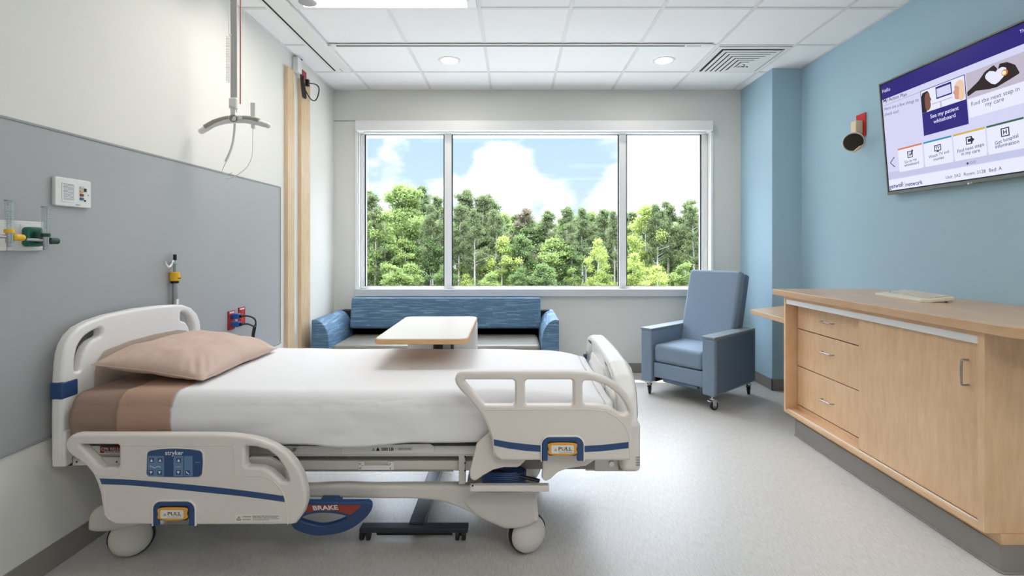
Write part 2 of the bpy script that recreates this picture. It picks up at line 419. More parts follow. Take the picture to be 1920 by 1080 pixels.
    def rframe(s, o, i, depth, m, M=I4, bev=0):
        """rectangular frame o=(u0,v0,u1,v1) round the opening i, from z=-depth to z=0"""
        for r in ((o[0], o[1], o[2], i[1]), (o[0], i[3], o[2], o[3]), (o[0], i[1], i[0], i[3]), (i[2], i[1], o[2], i[3])):
            s.box((r[0], r[1], -depth), (r[2], r[3], 0), m, bev, M=M)
        return s
    def text(s, txt, m, M=I4, width=None, height=None, depth=.0006, align='C', bold=0, shear=0):
        """flat lettering, in local XY, fitted to a width or a height"""
        cu = bpy.data.curves.new('t', 'FONT'); cu.body = txt; cu.size = 1; cu.resolution_u = 3; cu.offset = bold; cu.shear = shear
        cu.align_x = 'CENTER'; cu.space_line = .95
        ob = bpy.data.objects.new('t', cu); COL.objects.link(ob)
        me = bpy.data.meshes.new_from_object(ob.evaluated_get(bpy.context.evaluated_depsgraph_get()))
        bpy.data.objects.remove(ob); bpy.data.curves.remove(cu)
        xs = [v.co.x for v in me.vertices]; ys = [v.co.y for v in me.vertices]
        w = max(xs)-min(xs); h = max(ys)-min(ys); k = width/w if width else height/h
        ky = k if not (width and height) else height/h
        ox = {'C': (max(xs)+min(xs))/2, 'L': min(xs), 'R': max(xs)}[align]
        b = bmesh.new(); b.from_mesh(me); bpy.data.meshes.remove(me)
        return s.add(b, m, M @ Matrix.Diagonal((k, ky, 1, 1)) @ T(-ox, -(max(ys)+min(ys))/2, depth))
    def grid(s, fn, nu, nv, m, M=I4, closed_u=False):
        x = bmesh.new(); g = [[x.verts.new(fn(i/nu, j/nv)) for j in range(nv+1)] for i in range(nu+(0 if closed_u else 1))]
        k = len(g)
        for i in range(nu):
            for j in range(nv): x.faces.new((g[i][j], g[(i+1) % k][j], g[(i+1) % k][j+1], g[i][j+1]))
        bmesh.ops.remove_doubles(x, verts=x.verts[:], dist=1e-6)
        bmesh.ops.recalc_face_normals(x, faces=x.faces[:])
        return s.add(x, m, M)
    def build(s, name, parent=None, label=None, cat=None, group=None, kind=None, sharp=38, wn=True, origin=None):
        me = bpy.data.meshes.new(name)
        co = [v.co for v in s.bm.verts]
        lo = V((min(c[i] for c in co) for i in range(3))); hi = V((max(c[i] for c in co) for i in range(3)))
        c = V(((lo.x+hi.x)/2, (lo.y+hi.y)/2, lo.z)) if origin is None else V(origin)
        s.bm.transform(T(-c)); s.bm.to_mesh(me); s.bm.free()
        for m in s.mats: me.materials.append(m)
        me.set_sharp_from_angle(angle=math.radians(sharp))
        o = bpy.data.objects.new(name, me); COL.objects.link(o)
        o['world'] = list(c); o.location = c
        if parent: o.parent = parent; o.location = c-V(parent['world'])
        if wn and len(me.polygons) < 20000:
            w = o.modifiers.new('n', 'WEIGHTED_NORMAL'); w.keep_sharp = True
        return tag(o, label, cat, group, kind)

def tag(o, label=None, cat=None, group=None, kind=None):
    if label: o['label'] = label
    if cat: o['category'] = cat
    if group: o['group'] = group
    if kind: o['kind'] = kind
    return o
def thing(name, loc, label, cat, group=None, kind=None):
    o = bpy.data.objects.new(name, None); COL.objects.link(o); o.empty_display_size = .1
    o.location = loc; o['world'] = list(V(loc)); return tag(o, label, cat, group, kind)
def copy_tree(o, parent=None):
    c = o.copy(); COL.objects.link(c); c.parent = parent
    for ch in [x for x in o.children]: copy_tree(ch, c)
    return c

# ================================================================== the room
WL = PL((XL, 0, 0), (0, 1, 0), (0, 0, 1))            # left wall, facing the room
WR = PL((XR, 0, 0), (0, -1, 0), (0, 0, 1))
FL = PL((0, 0, 0), (1, 0, 0), (0, 1, 0))
CE = PL((0, 0, ZC), (1, 0, 0), (0, -1, 0))
b = MB(); b.box((XL-.15, YF-.15, -.12), (XR+.15, YB+.3, 0), M_floor); b.build('floor', kind='structure', label='pale grey streaked vinyl floor', origin=(0, 0, 0))
b = MB(); b.box((XL-.15, YF-.15, ZC), (XR+.15, YB+.3, ZC+.12), M_ceil); ceiling = b.build('ceiling', kind='structure', label='white suspended tile ceiling', origin=(0, 0, ZC))
GX = [-1.456+.61*i for i in range(7)]; GY = [3.334+.61*i for i in range(-8, 3)]
b = MB()
for x in GX: b.box((x-.012, YF, ZC-.004), (x+.012, YB, ZC+.001), M_grid)
for y in GY: b.box((XL, y-.012, ZC-.0035), (XR, y+.012, ZC+.001), M_grid)
b.box((XL, YF, ZC-.005), (XL+.022, YB, ZC+.001), M_grid); b.box((XR-.022, YF, ZC-.005), (XR, 4.46, ZC+.001), M_grid)
b.box((XL, YB-.022, ZC-.005), (2.29, YB, ZC+.001), M_grid)
b.build('ceiling_grid', ceiling)
b = MB(); b.box((XL-.15, YF-.15, 0), (XL, YB+.3, ZC), M_wall); b.build('wall_left', kind='structure', label='off-white wall behind the bed head', origin=(XL, 0, 0))
b = MB(); b.box((XR, YF-.15, 0), (XR+.15, YB+.3, ZC), M_blue); b.build('wall_right', kind='structure', label='light blue wall with the television', origin=(XR, 0, 0))
b = MB(); b.box((XL, YF-.15, 0), (XR, YF, ZC), M_wall); b.build('wall_front', kind='structure')
b = MB(); b.box((2.29, 4.459, 0), (XR, YB, ZC), M_blue); b.build('wall_pier', kind='structure', label='blue projecting wall pier beside the window')
WX0, WX1, WZ0, WZ1 = -1.585, 1.985, .852, 2.44       # window opening
b = MB()
b.box((XL, YB, 0), (WX0, YB+.3, ZC), M_wallb); b.box((WX1, YB, 0), (XR, YB+.3, ZC), M_wallb)
b.box((WX0, YB, 0), (WX1, YB+.3, WZ0), M_wallb); b.box((WX0, YB, WZ1), (WX1, YB+.3, ZC), M_wallb)
b.build('wall_back', kind='structure', label='off-white window wall', origin=(0, YB, 0))
for nm, a, c in (('baseboard_left', (XL, YF, 0), (XL+.006, YB, .1)), ('baseboard_back', (XL+.006, YB-.006, 0), (2.29, YB, .1)),
                 ('baseboard_right', (XR-.006, YF, 0), (XR, 1.93, .1))):
    b = MB(); b.box(a, c, M_base, .002); b.build(nm, kind='structure')
b = MB(); b.box((2.284, 4.453, 0), (2.29, YB-.006, .1), M_base); b.box((2.284, 4.453, 0), (XR, 4.459, .1), M_base); b.build('baseboard_pier', kind='structure')
b = MB(); b.box((XR-.006, 3.56, 0), (XR, 4.453, .1), M_base); b.build('baseboard_right_2', kind='structure')

# grey wall protection sheet with its edge trim
b = MB(); b.box((XL, YF, .53), (XL+.004, 3.905, 1.738), M_panel)
pan = b.build('trim_1', kind='structure', label='grey wall protection panel behind the bed')
b = MB(); b.box((XL, YF, 1.736), (XL+.008, 3.914, 1.746), M_ptrim, .002); b.box((XL, 3.904, .524), (XL+.008, 3.914, 1.746), M_ptrim, .002); b.box((XL, YF, .524), (XL+.008, 3.914, .533), M_ptrim, .002)
b.build('edge_trim', pan)
M_strip = wood('maple_strip', (222, 198, 166), (208, 182, 148), (3, 3, .4), .22)
b = MB(); b.box((XL, 3.985, 0), (XL+.03, 4.105, 2.715), M_strip, .002); b.build('trim_2', kind='structure', label='maple wall strip nearer the bed')
b = MB(); b.box((XL, 4.235, 0), (XL+.03, 4.42, 2.70), M_strip, .002); b.build('trim_3', kind='structure', label='maple wall strip under the charger')

# window: frame, mullions, panes, sill
win = thing('window_1', (.2, 5.2, WZ0), 'wide three-light window looking on to the woods', None, kind='structure')
Yw = 5.16; k = F/Yw
def wx(px): return (px-CX)/k
def wz(py): return EYE-(py-CY)/k
b = MB()
b.rframe((WX0+.001, WZ0+.001, WX1-.001, WZ1-.001), (wx(683), wz(537), wx(1316), wz(252)), .09, M_frame, PL((0, Yw, 0), (1, 0, 0), (0, 0, 1)).M(), .003)
b.build('window_frame', win)
for a, c in ((833.5, 846.5), (1161, 1174)):
    b = MB(); b.box((wx(a), Yw-.004, wz(537)-.002), (wx(c), Yw+.09, wz(252)+.002), M_frame, .003); b.build('mullion', win)
for a, c in ((683, 833.5), (846.5, 1161), (1174, 1316)):
    b = MB(); x0, x1, z0, z1 = wx(a), wx(c), wz(537), wz(252)
    b.rframe((x0-.001, z0-.001, x1+.001, z1+.001), (x0+.012, z0+.006, x1-.012, z1-.004), .012, M_gasket, PL((0, Yw+.012, 0), (1, 0, 0), (0, 0, 1)).M())
    g = b.build('gasket', win)
    b = MB(); b.box((x0, Yw+.016, z0), (x1, Yw+.02, z1), M_glass); b.build('pane', win)
b = MB(); b.box((WX0-.03, 5.035, WZ0-.072), (WX1+.03, YB+.06, WZ0), M_sill, .003)
b.build('trim_4', kind='structure', label='window sill board')
b = MB(); b.box((WX0-.028, 5.068, WZ0), (WX0, YB+.02, WZ1), M_frame, .002); b.box((WX1, 5.068, WZ0), (WX1+.025, YB+.02, WZ1), M_frame, .002)
b.build('trim_5', kind='structure', label='window side casings')
b = MB(); b.box((XL, 5.074, 2.55), (WX0, YB, 2.556), M_ptrim); b.build('trim_6', kind='structure')
k5 = F/5.0
bl = thing('blind_cassette', (.2, 5.03, 2.43), 'white roller blind cassette box along the window head', 'blind')
b = MB(); b.box(((667-CX)/k5, 4.985, EYE+(463-245)/k5), ((1336-CX)/k5, YB-.001, EYE+(463-226.5)/k5), M_wmetal, .004); b.build('housing', bl)
b = MB(); b.cyl((-1.5, 5.05, 2.436), (1.9, 5.05, 2.436), .006, M_wmetal); b.box((-1.52, 5.045, 2.424), (1.93, 5.06, 2.434), M_frame, .002); b.build('hem_bar', bl)

# ================================================================== ceiling fixtures
def troffer(x0, y0, label):
    x1, y1 = x0+1.22, y0+.61
    t = thing('ceiling_light', ((x0+x1)/2, (y0+y1)/2, ZC), label, 'ceiling light')
    b = MB(); b.rframe((x0+.013, y0+.013, x1-.013, y1-.013), (x0+.075, y0+.035, x1-.075, y1-.035), .013, M_wmetal, T(0, 0, ZC-.001), .002)
    b.build('frame', t)
    b = MB(); b.box((x0+.07, y0+.03, ZC-.009), (x1-.07, y1-.03, ZC-.001), M_lamp); b.build('diffuser', t)
troffer(-1.456, 2.724, 'large flat panel ceiling light cut off by the top of the photo')
troffer(.984, .284, 'unseen light panel added as fill over the near end of the room')  # this panel and the next two are unseen, added to brighten the foreground
troffer(-.236, -.936, 'unseen light panel added as fill behind the viewer over the middle of the room')
troffer(.984, -1.546, 'unseen light panel added as fill by the entrance end of the room')
for x, lab in ((-.554, 'left of the two round recessed ceiling downlights'), (1.267, 'right round recessed ceiling downlight, nearer the air vent')):
    t = thing('downlight', (x, 4.262, ZC), lab, 'ceiling light')
    b = MB(); b.lathe([(.066, -.001), (.07, -.007), (.09, -.006), (.096, 0)], M_wmetal, T(x, 4.262, ZC-.001)); b.build('trim_ring', t)
    b = MB(); b.lathe([(0, -.004), (.05, -.0045), (.069, -.003)], M_down, T(x, 4.262, ZC-.001)); b.build('lens', t)
# air diffuser
t = thing('air_vent', (1.9, 4.25, ZC), 'square louvred air supply vent in the ceiling', 'air vent')
x0, x1, y0, y1 = 1.6+.015, 2.21-.015, 3.944+.015, 4.554-.015
b = MB(); b.box((x0+.04, y0+.04, ZC-.014), (x1-.04, y1-.04, ZC-.001), M_dark); b.build('shade_backing', t)  # dark sheet stands in for the shade between the louvres
b = MB(); b.rframe((x0, y0, x1, y1), (x0+.05, y0+.045, x1-.05, y1-.05), .01, M_wmetal, T(0, 0, ZC-.001), .002); b.build('frame', t)
b = MB(); X0, X1, Y0, Y1 = x0+.045, x1-.05, y0+.04, y1-.045
for i in range(11):
    q = i*.043
    # L-shaped louvre blades, nested towards one corner, as the throw pattern shows
    if i < 9:
        b.poly([[(X0+q+.014, Y0+q+.014), (X1-q*.55, Y0+q+.014), (X1-q*.55-.02, Y0+q+.043), (X0+q+.043, Y0+q+.043)]], .003, M_wmetal, T(0, 0, ZC-.0145))
        b.poly([[(X0+q+.014, Y0+q+.014), (X0+q+.043, Y0+q+.043), (X0+q+.040, Y1), (X0+q+.014, Y1)]], .003, M_wmetal, T(0, 0, ZC-.0145))
b.poly([[(X1, Y0), (X1, Y1), (X1-.28, Y1)]], .003, M_wmetal, T(0, 0, ZC-.0142)); b.build('louvres', t)
# curtain track
b = MB(); b.box((-1.45, 3.905, ZC-.012), (1.55, 3.965, ZC-.0045), M_wmetal, .002); b.box((-1.40, 3.924, ZC-.0135), (1.335, 3.942, ZC-.011), M_dark)
b.box((1.35, 3.928, ZC-.0135), (1.46, 3.936, ZC-.011), M_dark)
b.build('curtain_track', label='slim white curtain track with a dark slot running across the ceiling', cat='curtain track')
# smoke detector
t = thing('smoke_detector', (-1.42, 3.2, ZC), 'round grey detector disc on the ceiling beside the lift rail', 'smoke detector')
p = CE.P(576, 1); b = MB(); b.lathe([(0, -.02), (.045, -.018), (.06, -.01), (.062, 0)], mat('detector_grey', (170, 170, 170), .5), T(p.x, p.y, ZC-.001)); b.build('disc', t)
t.location = (p.x, p.y, ZC)
for c in t.children: c.location = (0, 0, -.021)

# ---------------- patient lift
RXc = -1.55
rail = thing('lift_rail', (RXc, 2, ZC), 'white ceiling rail of the patient lift over the bed', 'ceiling rail')
b = MB(); b.box((-1.625, YF+.2, ZC-.03), (-1.455, 4.47, ZC-.0055), M_wmetal, .003); b.build('track', rail)
b = MB(); b.box((-1.597, YF+.2, ZC-.0315), (-1.583, 4.44, ZC-.029), M_dark); b.build('slot', rail)
b = MB(); b.box((-1.457, 3.9, ZC-.028), (-1.43, 4.0, ZC-.006), M_wmetal, .003); b.build('bracket', rail)
for y in (4.40, 4.44): b = MB(); b.cyl((-1.53, y, ZC-.034), (-1.53, y, ZC-.029), .006, M_steel); b.build('screw', rail)
LY = 2.836; LX = -1.59
lift = thing('patient_lift', (LX, LY, 2.0), 'ceiling patient lift with grey strap and curved white spreader bar', 'patient lift')
b = MB(); b.box((LX-.07, LY-.12, 2.74), (LX+.09, LY+.11, ZC-.034), M_wmetal, .02); b.build('motor_unit', lift)
def lp(px, py, Y=LY): return at(px, py, Y)
M_strap = mat('grey_webbing', (196, 193, 196), .8, noise_amt=.1, noise_scale=300)
a, c = lp(438, 0), lp(438.5, 183); b = MB(); b.box((c.x-.018, LY-.003, c.z), (c.x+.018, LY+.003, 2.745), M_strap, .001); b.build('strap', lift)
M_cord = mat('red_cord', (150, 74, 66), .6)
b = MB(); b.cyl(lp(451, -12), lp(450.5, 195), .0034, M_cord, n=8); b.build('emergency_cord', lift, label='dull red pull cord')
b = MB(); pts = []
for i in range(240):
    z = 2.46-(i/240)*.26; pts.append((lp(431, 100).x+.008*math.cos(i*.75), LY-.02+.008*math.sin(i*.75), z))
b.tube(pts, .0018, M_white, 5); b.tube([(lp(433, 0).x, LY-.02, 2.745), (lp(433, 60).x, LY-.02, 2.47)], .002, M_white, 6); b.ball(lp(432.5, 66), .007, M_white)
b.build('coiled_cable', lift)
b = MB(); q = lp(438, 196)
b.box((q.x-.022, LY-.014, lp(0, 205).z), (q.x+.022, LY+.014, lp(0, 184).z), M_white, .008)
b.box((q.x-.014, LY-.010, lp(0, 222).z), (q.x+.014, LY+.010, lp(0, 203).z), M_white, .004)
b.tube([lp(430, 198, LY-.016), lp(436, 202, LY-.016), lp(443, 204, LY-.016), lp(443.5, 211, LY-.016)], .0022, M_steel, 6); b.build('quick_release', lift)
bar = [lp(*p) for p in ((378, 246), (386, 241), (400, 232), (418, 226), (438, 223), (460, 224), (480, 228), (496, 233), (502, 235))]
b = MB(); b.tube(bar, [.016, .017, .019, .021, .023, .021, .019, .017, .015], M_white, 14, sm=0)
b.ball(bar[0], .0165, M_white); b.ball(bar[-1], .0165, M_white)
sb = b.build('spreader_bar', lift)
M_soft = mat('grey_soft_pad', (160, 158, 148), .6)
b = MB()
for seg in (((384, 238), (400, 229), (418, 223), (430, 221)), ((446, 221), (462, 221), (476, 223), (486, 226))):
    b.tube(smooth([lp(*p, LY-.013) for p in seg], 4, False), .0125, M_soft, 10)
b.build('pads', sb)
b = MB(); b.cyl(lp(437.5, 222, LY-.045), lp(437.5, 222, LY+.0), .021, mat('hub_grey', (140, 138, 136), .4), bev=.003)
b.box(V(lp(434, 226, LY-.047)), V(lp(441.5, 218.5, LY-.044)), M_lab); b.box(V(lp(443, 223, LY-.029)), V(lp(454, 218, LY-.025)), M_lab); b.cyl(lp(445.5, 220.5, LY-.031), lp(445.5, 220.5, LY-.028), .0035, M_orange, n=12)
b.build('hub', sb)
b = MB(); b.box(lp(470, 240, LY-.012), lp(479, 233, LY+.012), M_white, .003); b.box(lp(469, 218, LY+.01), lp(480, 193, LY+.02), M_white, .004)
b.tube(smooth([lp(*p) for p in ((474, 238), (474, 262), (473, 290), (464, 312), (448, 326), (432, 334), (424, 334))], 6, False), .0018, M_white, 6)
b.tube(smooth([lp(*p) for p in ((424, 303), (420, 312), (417, 322), (424, 326), (436, 324))], 6, False), .0018, M_white, 6)
b.tube(smooth([lp(*p) for p in ((440, 232), (439, 250), (436, 270), (430, 288), (423, 303))], 6, False), .0065, M_white, 10)
b.build('hand_control_cable', lift)

# ---------------- charger, red outlet and looped black lead by the wood strips
t = thing('wall_charger', WL.P(552, 138), 'white charger box on the left wall just below the ceiling', 'charger')
u0, v1 = WL.uv(546, 105); u1, v0 = WL.uv(557, 138)
b = MB(); b.box((XL, u0+.02, 2.725), (XL+.045, u1-.005, 2.845), M_white, .006); b.tube([(XL+.03, u1, 2.845), (XL+.03, u1+.01, 2.855), (XL+.03, u1+.03, 2.862)], .005, M_gasket, 8); b.build('body', t)
t = thing('power_outlet', (XL, 4.36, 2.68), 'red outlet plate high on the left wall beside the charger', 'outlet')
b = MB(); b.box((XL, 4.30, 2.665), (XL+.012, 4.385, 2.80), M_ored, .003); b.build('plate', t)
b = MB(); b.box((XL+.03, 4.31, 2.66), (XL+.06, 4.34, 2.72), M_blackp, .005)
b.tube(smooth([(XL+.05, 4.33, 2.69), (XL+.09, 4.40, 2.70), (XL+.10, 4.44, 2.67), (XL+.08, 4.43, 2.58), (XL+.06, 4.37, 2.56), (XL+.04, 4.29, 2.62), (XL+.04, 4.25, 2.68), (XL+.04, 4.23, 2.72)], 8, False), .005, M_black, 8)
for q in (0, .018, .034):
    b.tube(smooth([(XL+.035+q*.3, 4.205+q, 2.725), (XL+.04, 4.215+q, 2.62), (XL+.045, 4.235+q, 2.545), (XL+.045, 4.26+q, 2.56), (XL+.04, 4.25+q, 2.64), (XL+.035, 4.23+q, 2.70)], 8, False), .0042, M_black, 8)
b.build('power_lead', label='looped black power lead hanging below the white charger', cat='power lead')

# ================================================================== left wall equipment
def lw(px, py, off=0): return WL.P(px, py, off)
t = thing('nurse_call_panel', WL.P(128, 388), 'white nurse call speaker panel with coloured buttons on the grey wall', 'intercom')
u0, u1, z0, z1 = 1.977, 2.146, 1.44, 1.556
P4 = PL((XL+.004, 0, 0), (0, 1, 0), (0, 0, 1))
b = MB(); b.poly([rect(u0, z0, u1, z1, .008)], .016, M_white, P4.M(.016), .004)
b.poly([rect(u0+.028, z0+.018, u0+.088, z1-.02, .004)], .002, M_wmetal, P4.M(.018), .0008); b.build('faceplate', t)
b = MB()
for i in range(13): b.box((XL+.0215, u0+.034, z0+.027+i*.0052), (XL+.0228, u0+.083, z0+.029+i*.0052), M_ptrim)
b.build('speaker_grille', t)
for i, m_ in enumerate((mat('teal_button', (40, 100, 140), .4), mat('brown_button', (120, 50, 50), .4), mat('ochre_button', (200, 180, 70), .4), mat('lilac_button', (190, 188, 200), .4))):
    b = MB(); b.box((XL+.02, u0+.112, z0+.032+i*.0155), (XL+.024, u0+.128, z0+.042+i*.0155), m_, .001); b.build('button', t)
b = MB(); b.box((XL+.0195, u0+.132, z0+.068), (XL+.022, u0+.144, z0+.082), M_blackp, .001); b.build('socket', t); b = MB(); b.cyl((XL+.02, u0+.136, z0+.03), (XL+.0225, u0+.136, z0+.03), .004, M_blackp, n=14); b.build('jack', t); b = MB(); b.cyl((XL+.02, u0+.153, z0+.055), (XL+.0215, u0+.153, z0+.055), .0025, M_ptrim, n=12); b.build('indicator', t); b = MB(); b.box((XL+.02, u0+.092, z0+.009), (XL+.021, u0+.112, z0+.012), M_navy2); b.build('emblem', t)

t = thing('gas_outlet_panel', WL.P(40, 470), 'white medical gas outlet plate at the left edge of the photo', 'gas outlet')
b = MB(); b.poly([rect(1.60, 1.262, 1.792, 1.372, .004)], .012, M_white, P4.M(.012), .003); b.poly([rect(1.795, 1.262, 1.935, 1.372, .004)], .012, M_white, P4.M(.012), .003)
b.poly([rect(1.84, 1.268, 1.918, 1.36, .004)], .003, M_wmetal, P4.M(.015), .001); b.build('faceplate', t)
b = MB(); b.poly([rect(1.842, 1.277, 1.904, 1.350, .014)], .028, M_green, P4.M(.042), .006); b.cyl((XL+.044, 1.873, 1.312), (XL+.052, 1.873, 1.312), .022, M_dgreen); b.build('oxygen_valve', t)
def flowmeter(Yt, zc, body, knob, label):
    t = thing('flowmeter', (-1.757, Yt, zc-.03), label, 'flowmeter', 'flowmeters on the gas outlets')
    X = -1.757
    b = MB(); b.cyl((X, Yt, zc+.022), (X, Yt, zc+.125), .0125, M_tube, bev=.002, n=20); b.cyl((X, Yt, zc+.022), (X, Yt, zc+.12), .005, M_tube, n=12)
    for i in range(12): b.cyl((X, Yt, zc+.035+i*.0065), (X, Yt, zc+.0355+i*.0065), .0127, M_white, n=16)
    b.build('scale_tube', t)
    b = MB(); b.cyl((X, Yt, zc+.122), (X, Yt, zc+.127), .0132, M_steel, n=20); b.build('top_cap', t); b = MB(); b.cyl((X, Yt, zc+.012), (X, Yt, zc+.026), .0145, body, n=20, bev=.002); b.build('collar', t)
    b = MB(); b.cyl((X, Yt, zc-.022), (X, Yt, zc+.014), .0105, M_steel, n=20, bev=.002); b.cyl((X, Yt, zc-.036), (X, Yt, zc-.022), .008, M_steel, n=12)
    b.cyl((XL+.03, Yt-.006, zc), (X, Yt, zc), .0065, M_steel, n=12); b.cyl((XL+.05, Yt-.045, zc+.002), (X, Yt, zc), .006, M_chrome, n=12); b.build('valve_body', t)
    b = MB(); b.tube([(X, Yt+.012, zc-.002), (X+.001, Yt+.016, zc-.002), (X+.002, Yt+.046, zc-.003), (X+.002, Yt+.052, zc-.003)], [.009, .0125, .0115, .006], knob, 16); b.build('control_knob', t)
flowmeter(1.743, 1.312, M_yellow, M_yellow, 'medical flowmeter with yellow knob and clear scale tube')
flowmeter(1.878, 1.301, M_dgreen, M_dgreen, 'medical oxygen flowmeter with dark green knob and clear scale tube')

# red outlets with blue plugs
def outlet(y0, zt, label):
    t = thing('power_outlet', (XL+.004, y0+.04, zt-.12), label, 'outlet', 'red outlets beside the bed head')
    b = MB(); b.poly([rect(y0, zt-.122, y0+.078, zt, .004)], .007, M_ored, P4.M(.007), .002); b.build('plate', t)
    for dz in (-.035, -.087): b = MB(); b.poly([rect(y0+.022, zt+dz-.017, y0+.056, zt+dz+.017, .008)], .003, M_redp, P4.M(.0095), .001); b.build('socket', t)
    b = MB(); b.box((XL+.0105, y0+.012, zt-.016), (XL+.012, y0+.066, zt-.007), M_lab); b.build('label_strip', t)
outlet(3.19, .866, 'red power outlet plate with two blue plugs in it, above the pillow')
outlet(3.312, .874, 'empty red power outlet plate behind the one with plugs')
for dz, lab, end in ((-.036, 'upper blue plug with black lead in the red outlet', (3.44, .70)), (-.088, 'lower blue plug with black lead in the red outlet', (3.42, .70))):
    zc = .866+dz; t = thing('power_plug', (XL+.015, 3.23, zc-.02), lab, 'plug', 'blue plugs in the red outlet')
    b = MB(); b.box((XL+.012, 3.212, zc-.017), (XL+.062, 3.248, zc+.017), M_oblue, .006); b.box((XL+.058, 3.220, zc-.010), (XL+.078, 3.240, zc+.010), M_blackp, .004); b.build('plug_body', t)
    b = MB(); b.tube(smooth([(XL+.076, 3.23, zc), (XL+.10, 3.26, zc-.004), (XL+.10, 3.34, zc-.035), (XL+.07, end[0]-.03, .74), (XL+.04, end[0], .64), (XL+.03, end[0], .4), (XL+.03, end[0]-.1, .03)], 8, False), .0055, M_black, 8); b.build('lead', t)

# ================================================================== hospital bed
bed = thing('hospital_bed', (-.68, 2.40, 0), 'beige and white adjustable hospital bed with blue stripes and four side rails', 'hospital bed')
RP = PL((0, 1.85, 0), (1, 0, 0), (0, 0, 1))          # outer face of the near side rails, facing the camera
def ridge(b, P, pts, off, r=.0022, m=None, closed=False, sm=0):
    q = [P.P(x, y, off) for x, y in pts]
    b.tube(q, r, m or M_bedl, 6, sm=sm, closed=closed)
def warn_tri(b, P, px, py, h, off, m=None):
    """small warning triangle with its mark, h in photo pixels"""
    u, v = P.uv(px, py); s = h*P.o.y/F if abs(P.n.y) > .5 else h*.002
    tri = [(u-s*.58, v-s/2), (u+s*.58, v-s/2), (u, v+s/2)]; tin = [(u-s*.38, v-s*.38), (u+s*.38, v-s*.38), (u, v+s*.28)]
    b.poly([fillet(tri, s*.08, 2), tin], .0006, m or M_print, P.M(off)); b.poly([rect(u-s*.05, v-s*.2, u+s*.05, v+s*.08)], .0006, m or M_print, P.M(off)); b.poly([rect(u-s*.05, v-s*.34, u+s*.05, v-s*.26)], .0006, m or M_print, P.M(off))
def ptext(b, P, s, x0, y0, x1, y1, m, off, hpx=None, bold=0, depth=.0004, shear=0):
    """lettering between two photo points, on the plane P"""
    a = V(P.uv(x0, y0)); c = V(P.uv(x1, y1)); mid = (a+c)/2; w = (c-a).length
    ang = math.atan2(c.y-a.y, c.x-a.x)
    h = None
    if hpx: h = (V(P.uv((x0+x1)/2, (y0+y1)/2-hpx/2))-V(P.uv((x0+x1)/2, (y0+y1)/2+hpx/2))).length
    b.text(s, m, P.M(off, mid) @ RZ(ang), width=w, height=h, depth=depth, bold=bold, shear=shear)
def pull_handle(parent, cx, y0, y1, w, frame):
    """orange pull handle and its blue arch"""
    P = RP
    x0, x1 = frame
    b = MB()
    u0, v0 = P.uv(x0, y1); u1, v1 = P.uv(x1, y0)
    i0, j0 = P.uv(x0+11, y1+4); i1, j1 = P.uv(x1-11, y1-14)
    out = fillet([(u0, v0), (i0, v0), (i0, j1), (i1, j1), (i1, v0), (u1, v0), (u1, v1), (u0, v1)], [.002, .002, .006, .006, .002, .002, .03, .03], 6)
    b.poly([out], .03, M_navy, P.M(.006), .004)
    o2 = fillet([(u0-.005, v0-.002), (u0-.001, v0-.002), (u0-.001, v1+.0), (u1+.001, v1), (u1+.001, v0-.002), (u1+.005, v0-.002), (u1+.005, v1+.006), (u0-.005, v1+.006)], [0, 0, .03, .03, 0, 0, .034, .034], 6)
    b.poly([o2], .012, M_bedl, P.M(.007), .002)
    b.build('release_surround', parent)
    b = MB(); h0, k0 = P.uv(cx-w/2, y0+32); h1, k1 = P.uv(cx+w/2, y0+10)
    b.poly([fillet([(h0-.003, k0-.004), (h1+.003, k0-.004), (h1+.003, k1+.004), (h0-.003, k1+.004)], .008, 5)], .004, M_blackp, P.M(.009), .001)
    mid = (h0+h1)/2
    lens = smooth([(h0, k0+.004), (mid, k0-.003), (h1, k0+.004), (h1+.001, (k0+k1)/2), (h1, k1-.002), (mid, k1+.002), (h0, k1-.002), (h0-.001, (k0+k1)/2)], 5)
    b.poly([lens], .008, M_orange, P.M(.016), .003)
    b.poly([rect(h0+.009, k0+.007, h1-.009, k1-.006, .005)], .001, M_lab, P.M(.0168))
    cy = y0+19.6
    ptext(b, P, 'PULL', cx-7.5, cy, cx+17.5, cy, M_print, .0170, hpx=6.5, bold=.012)
    ptext(b, P, 'TO LOWER SIDERAIL', cx-7.5, cy+6, cx+17.5, cy+6, M_print, .0170)
    warn_tri(b, P, cx-13, cy+1.5, 4.6, .0170)
    b.build('release_handle', parent)

# ---- near head rail
def px2(P, pts): return [P.uv(*p) for p in pts]
head_out = [(120.5, 834), (124, 823), (132, 817), (142, 815), (200, 815), (300, 815), (400, 815.5), (432, 816.5), (465, 820.5), (492, 827), (515, 837), (535, 850), (552, 868), (566, 893), (574, 925), (573.5, 945), (568, 964), (554, 982.5),
            (545, 984.5), (500, 985), (352, 985), (350, 970), (305, 970), (303, 985), (214, 984), (205, 979.5), (197, 972), (191, 960), (186.5, 925), (180.5, 906), (172.6, 889), (160, 874), (146, 863), (133, 855), (124, 845)]
hA = fillet(px2(RP, [(146, 834), (222.5, 834.5), (222.5, 877), (190, 877), (181, 871), (167, 855)]), [.004, .008, .012, .008, .01, .02], 5)
hB = fillet(px2(RP, [(458, 837.5), (480, 838.5), (502, 845), (520, 859), (535, 882), (542, 905), (527, 904), (505, 884), (490, 877.5), (458, 876)]), [.010, .02, .04, .05, .08, .006, .008, .04, .02, .012], 5)
srail = MB(); srail.poly([[V(p) for p in px2(RP, head_out)], hA, hB], .042, M_bed, RP.M(0), .011, 4)
ridge(srail, RP, [(229, 880), (229, 838), (232, 835), (436, 835), (440, 838), (440, 880), (443, 888), (449, 892), (470, 892.5), (492, 893), (512, 902), (528, 918), (536, 938), (540, 983)], .0, .0022, M_bed)
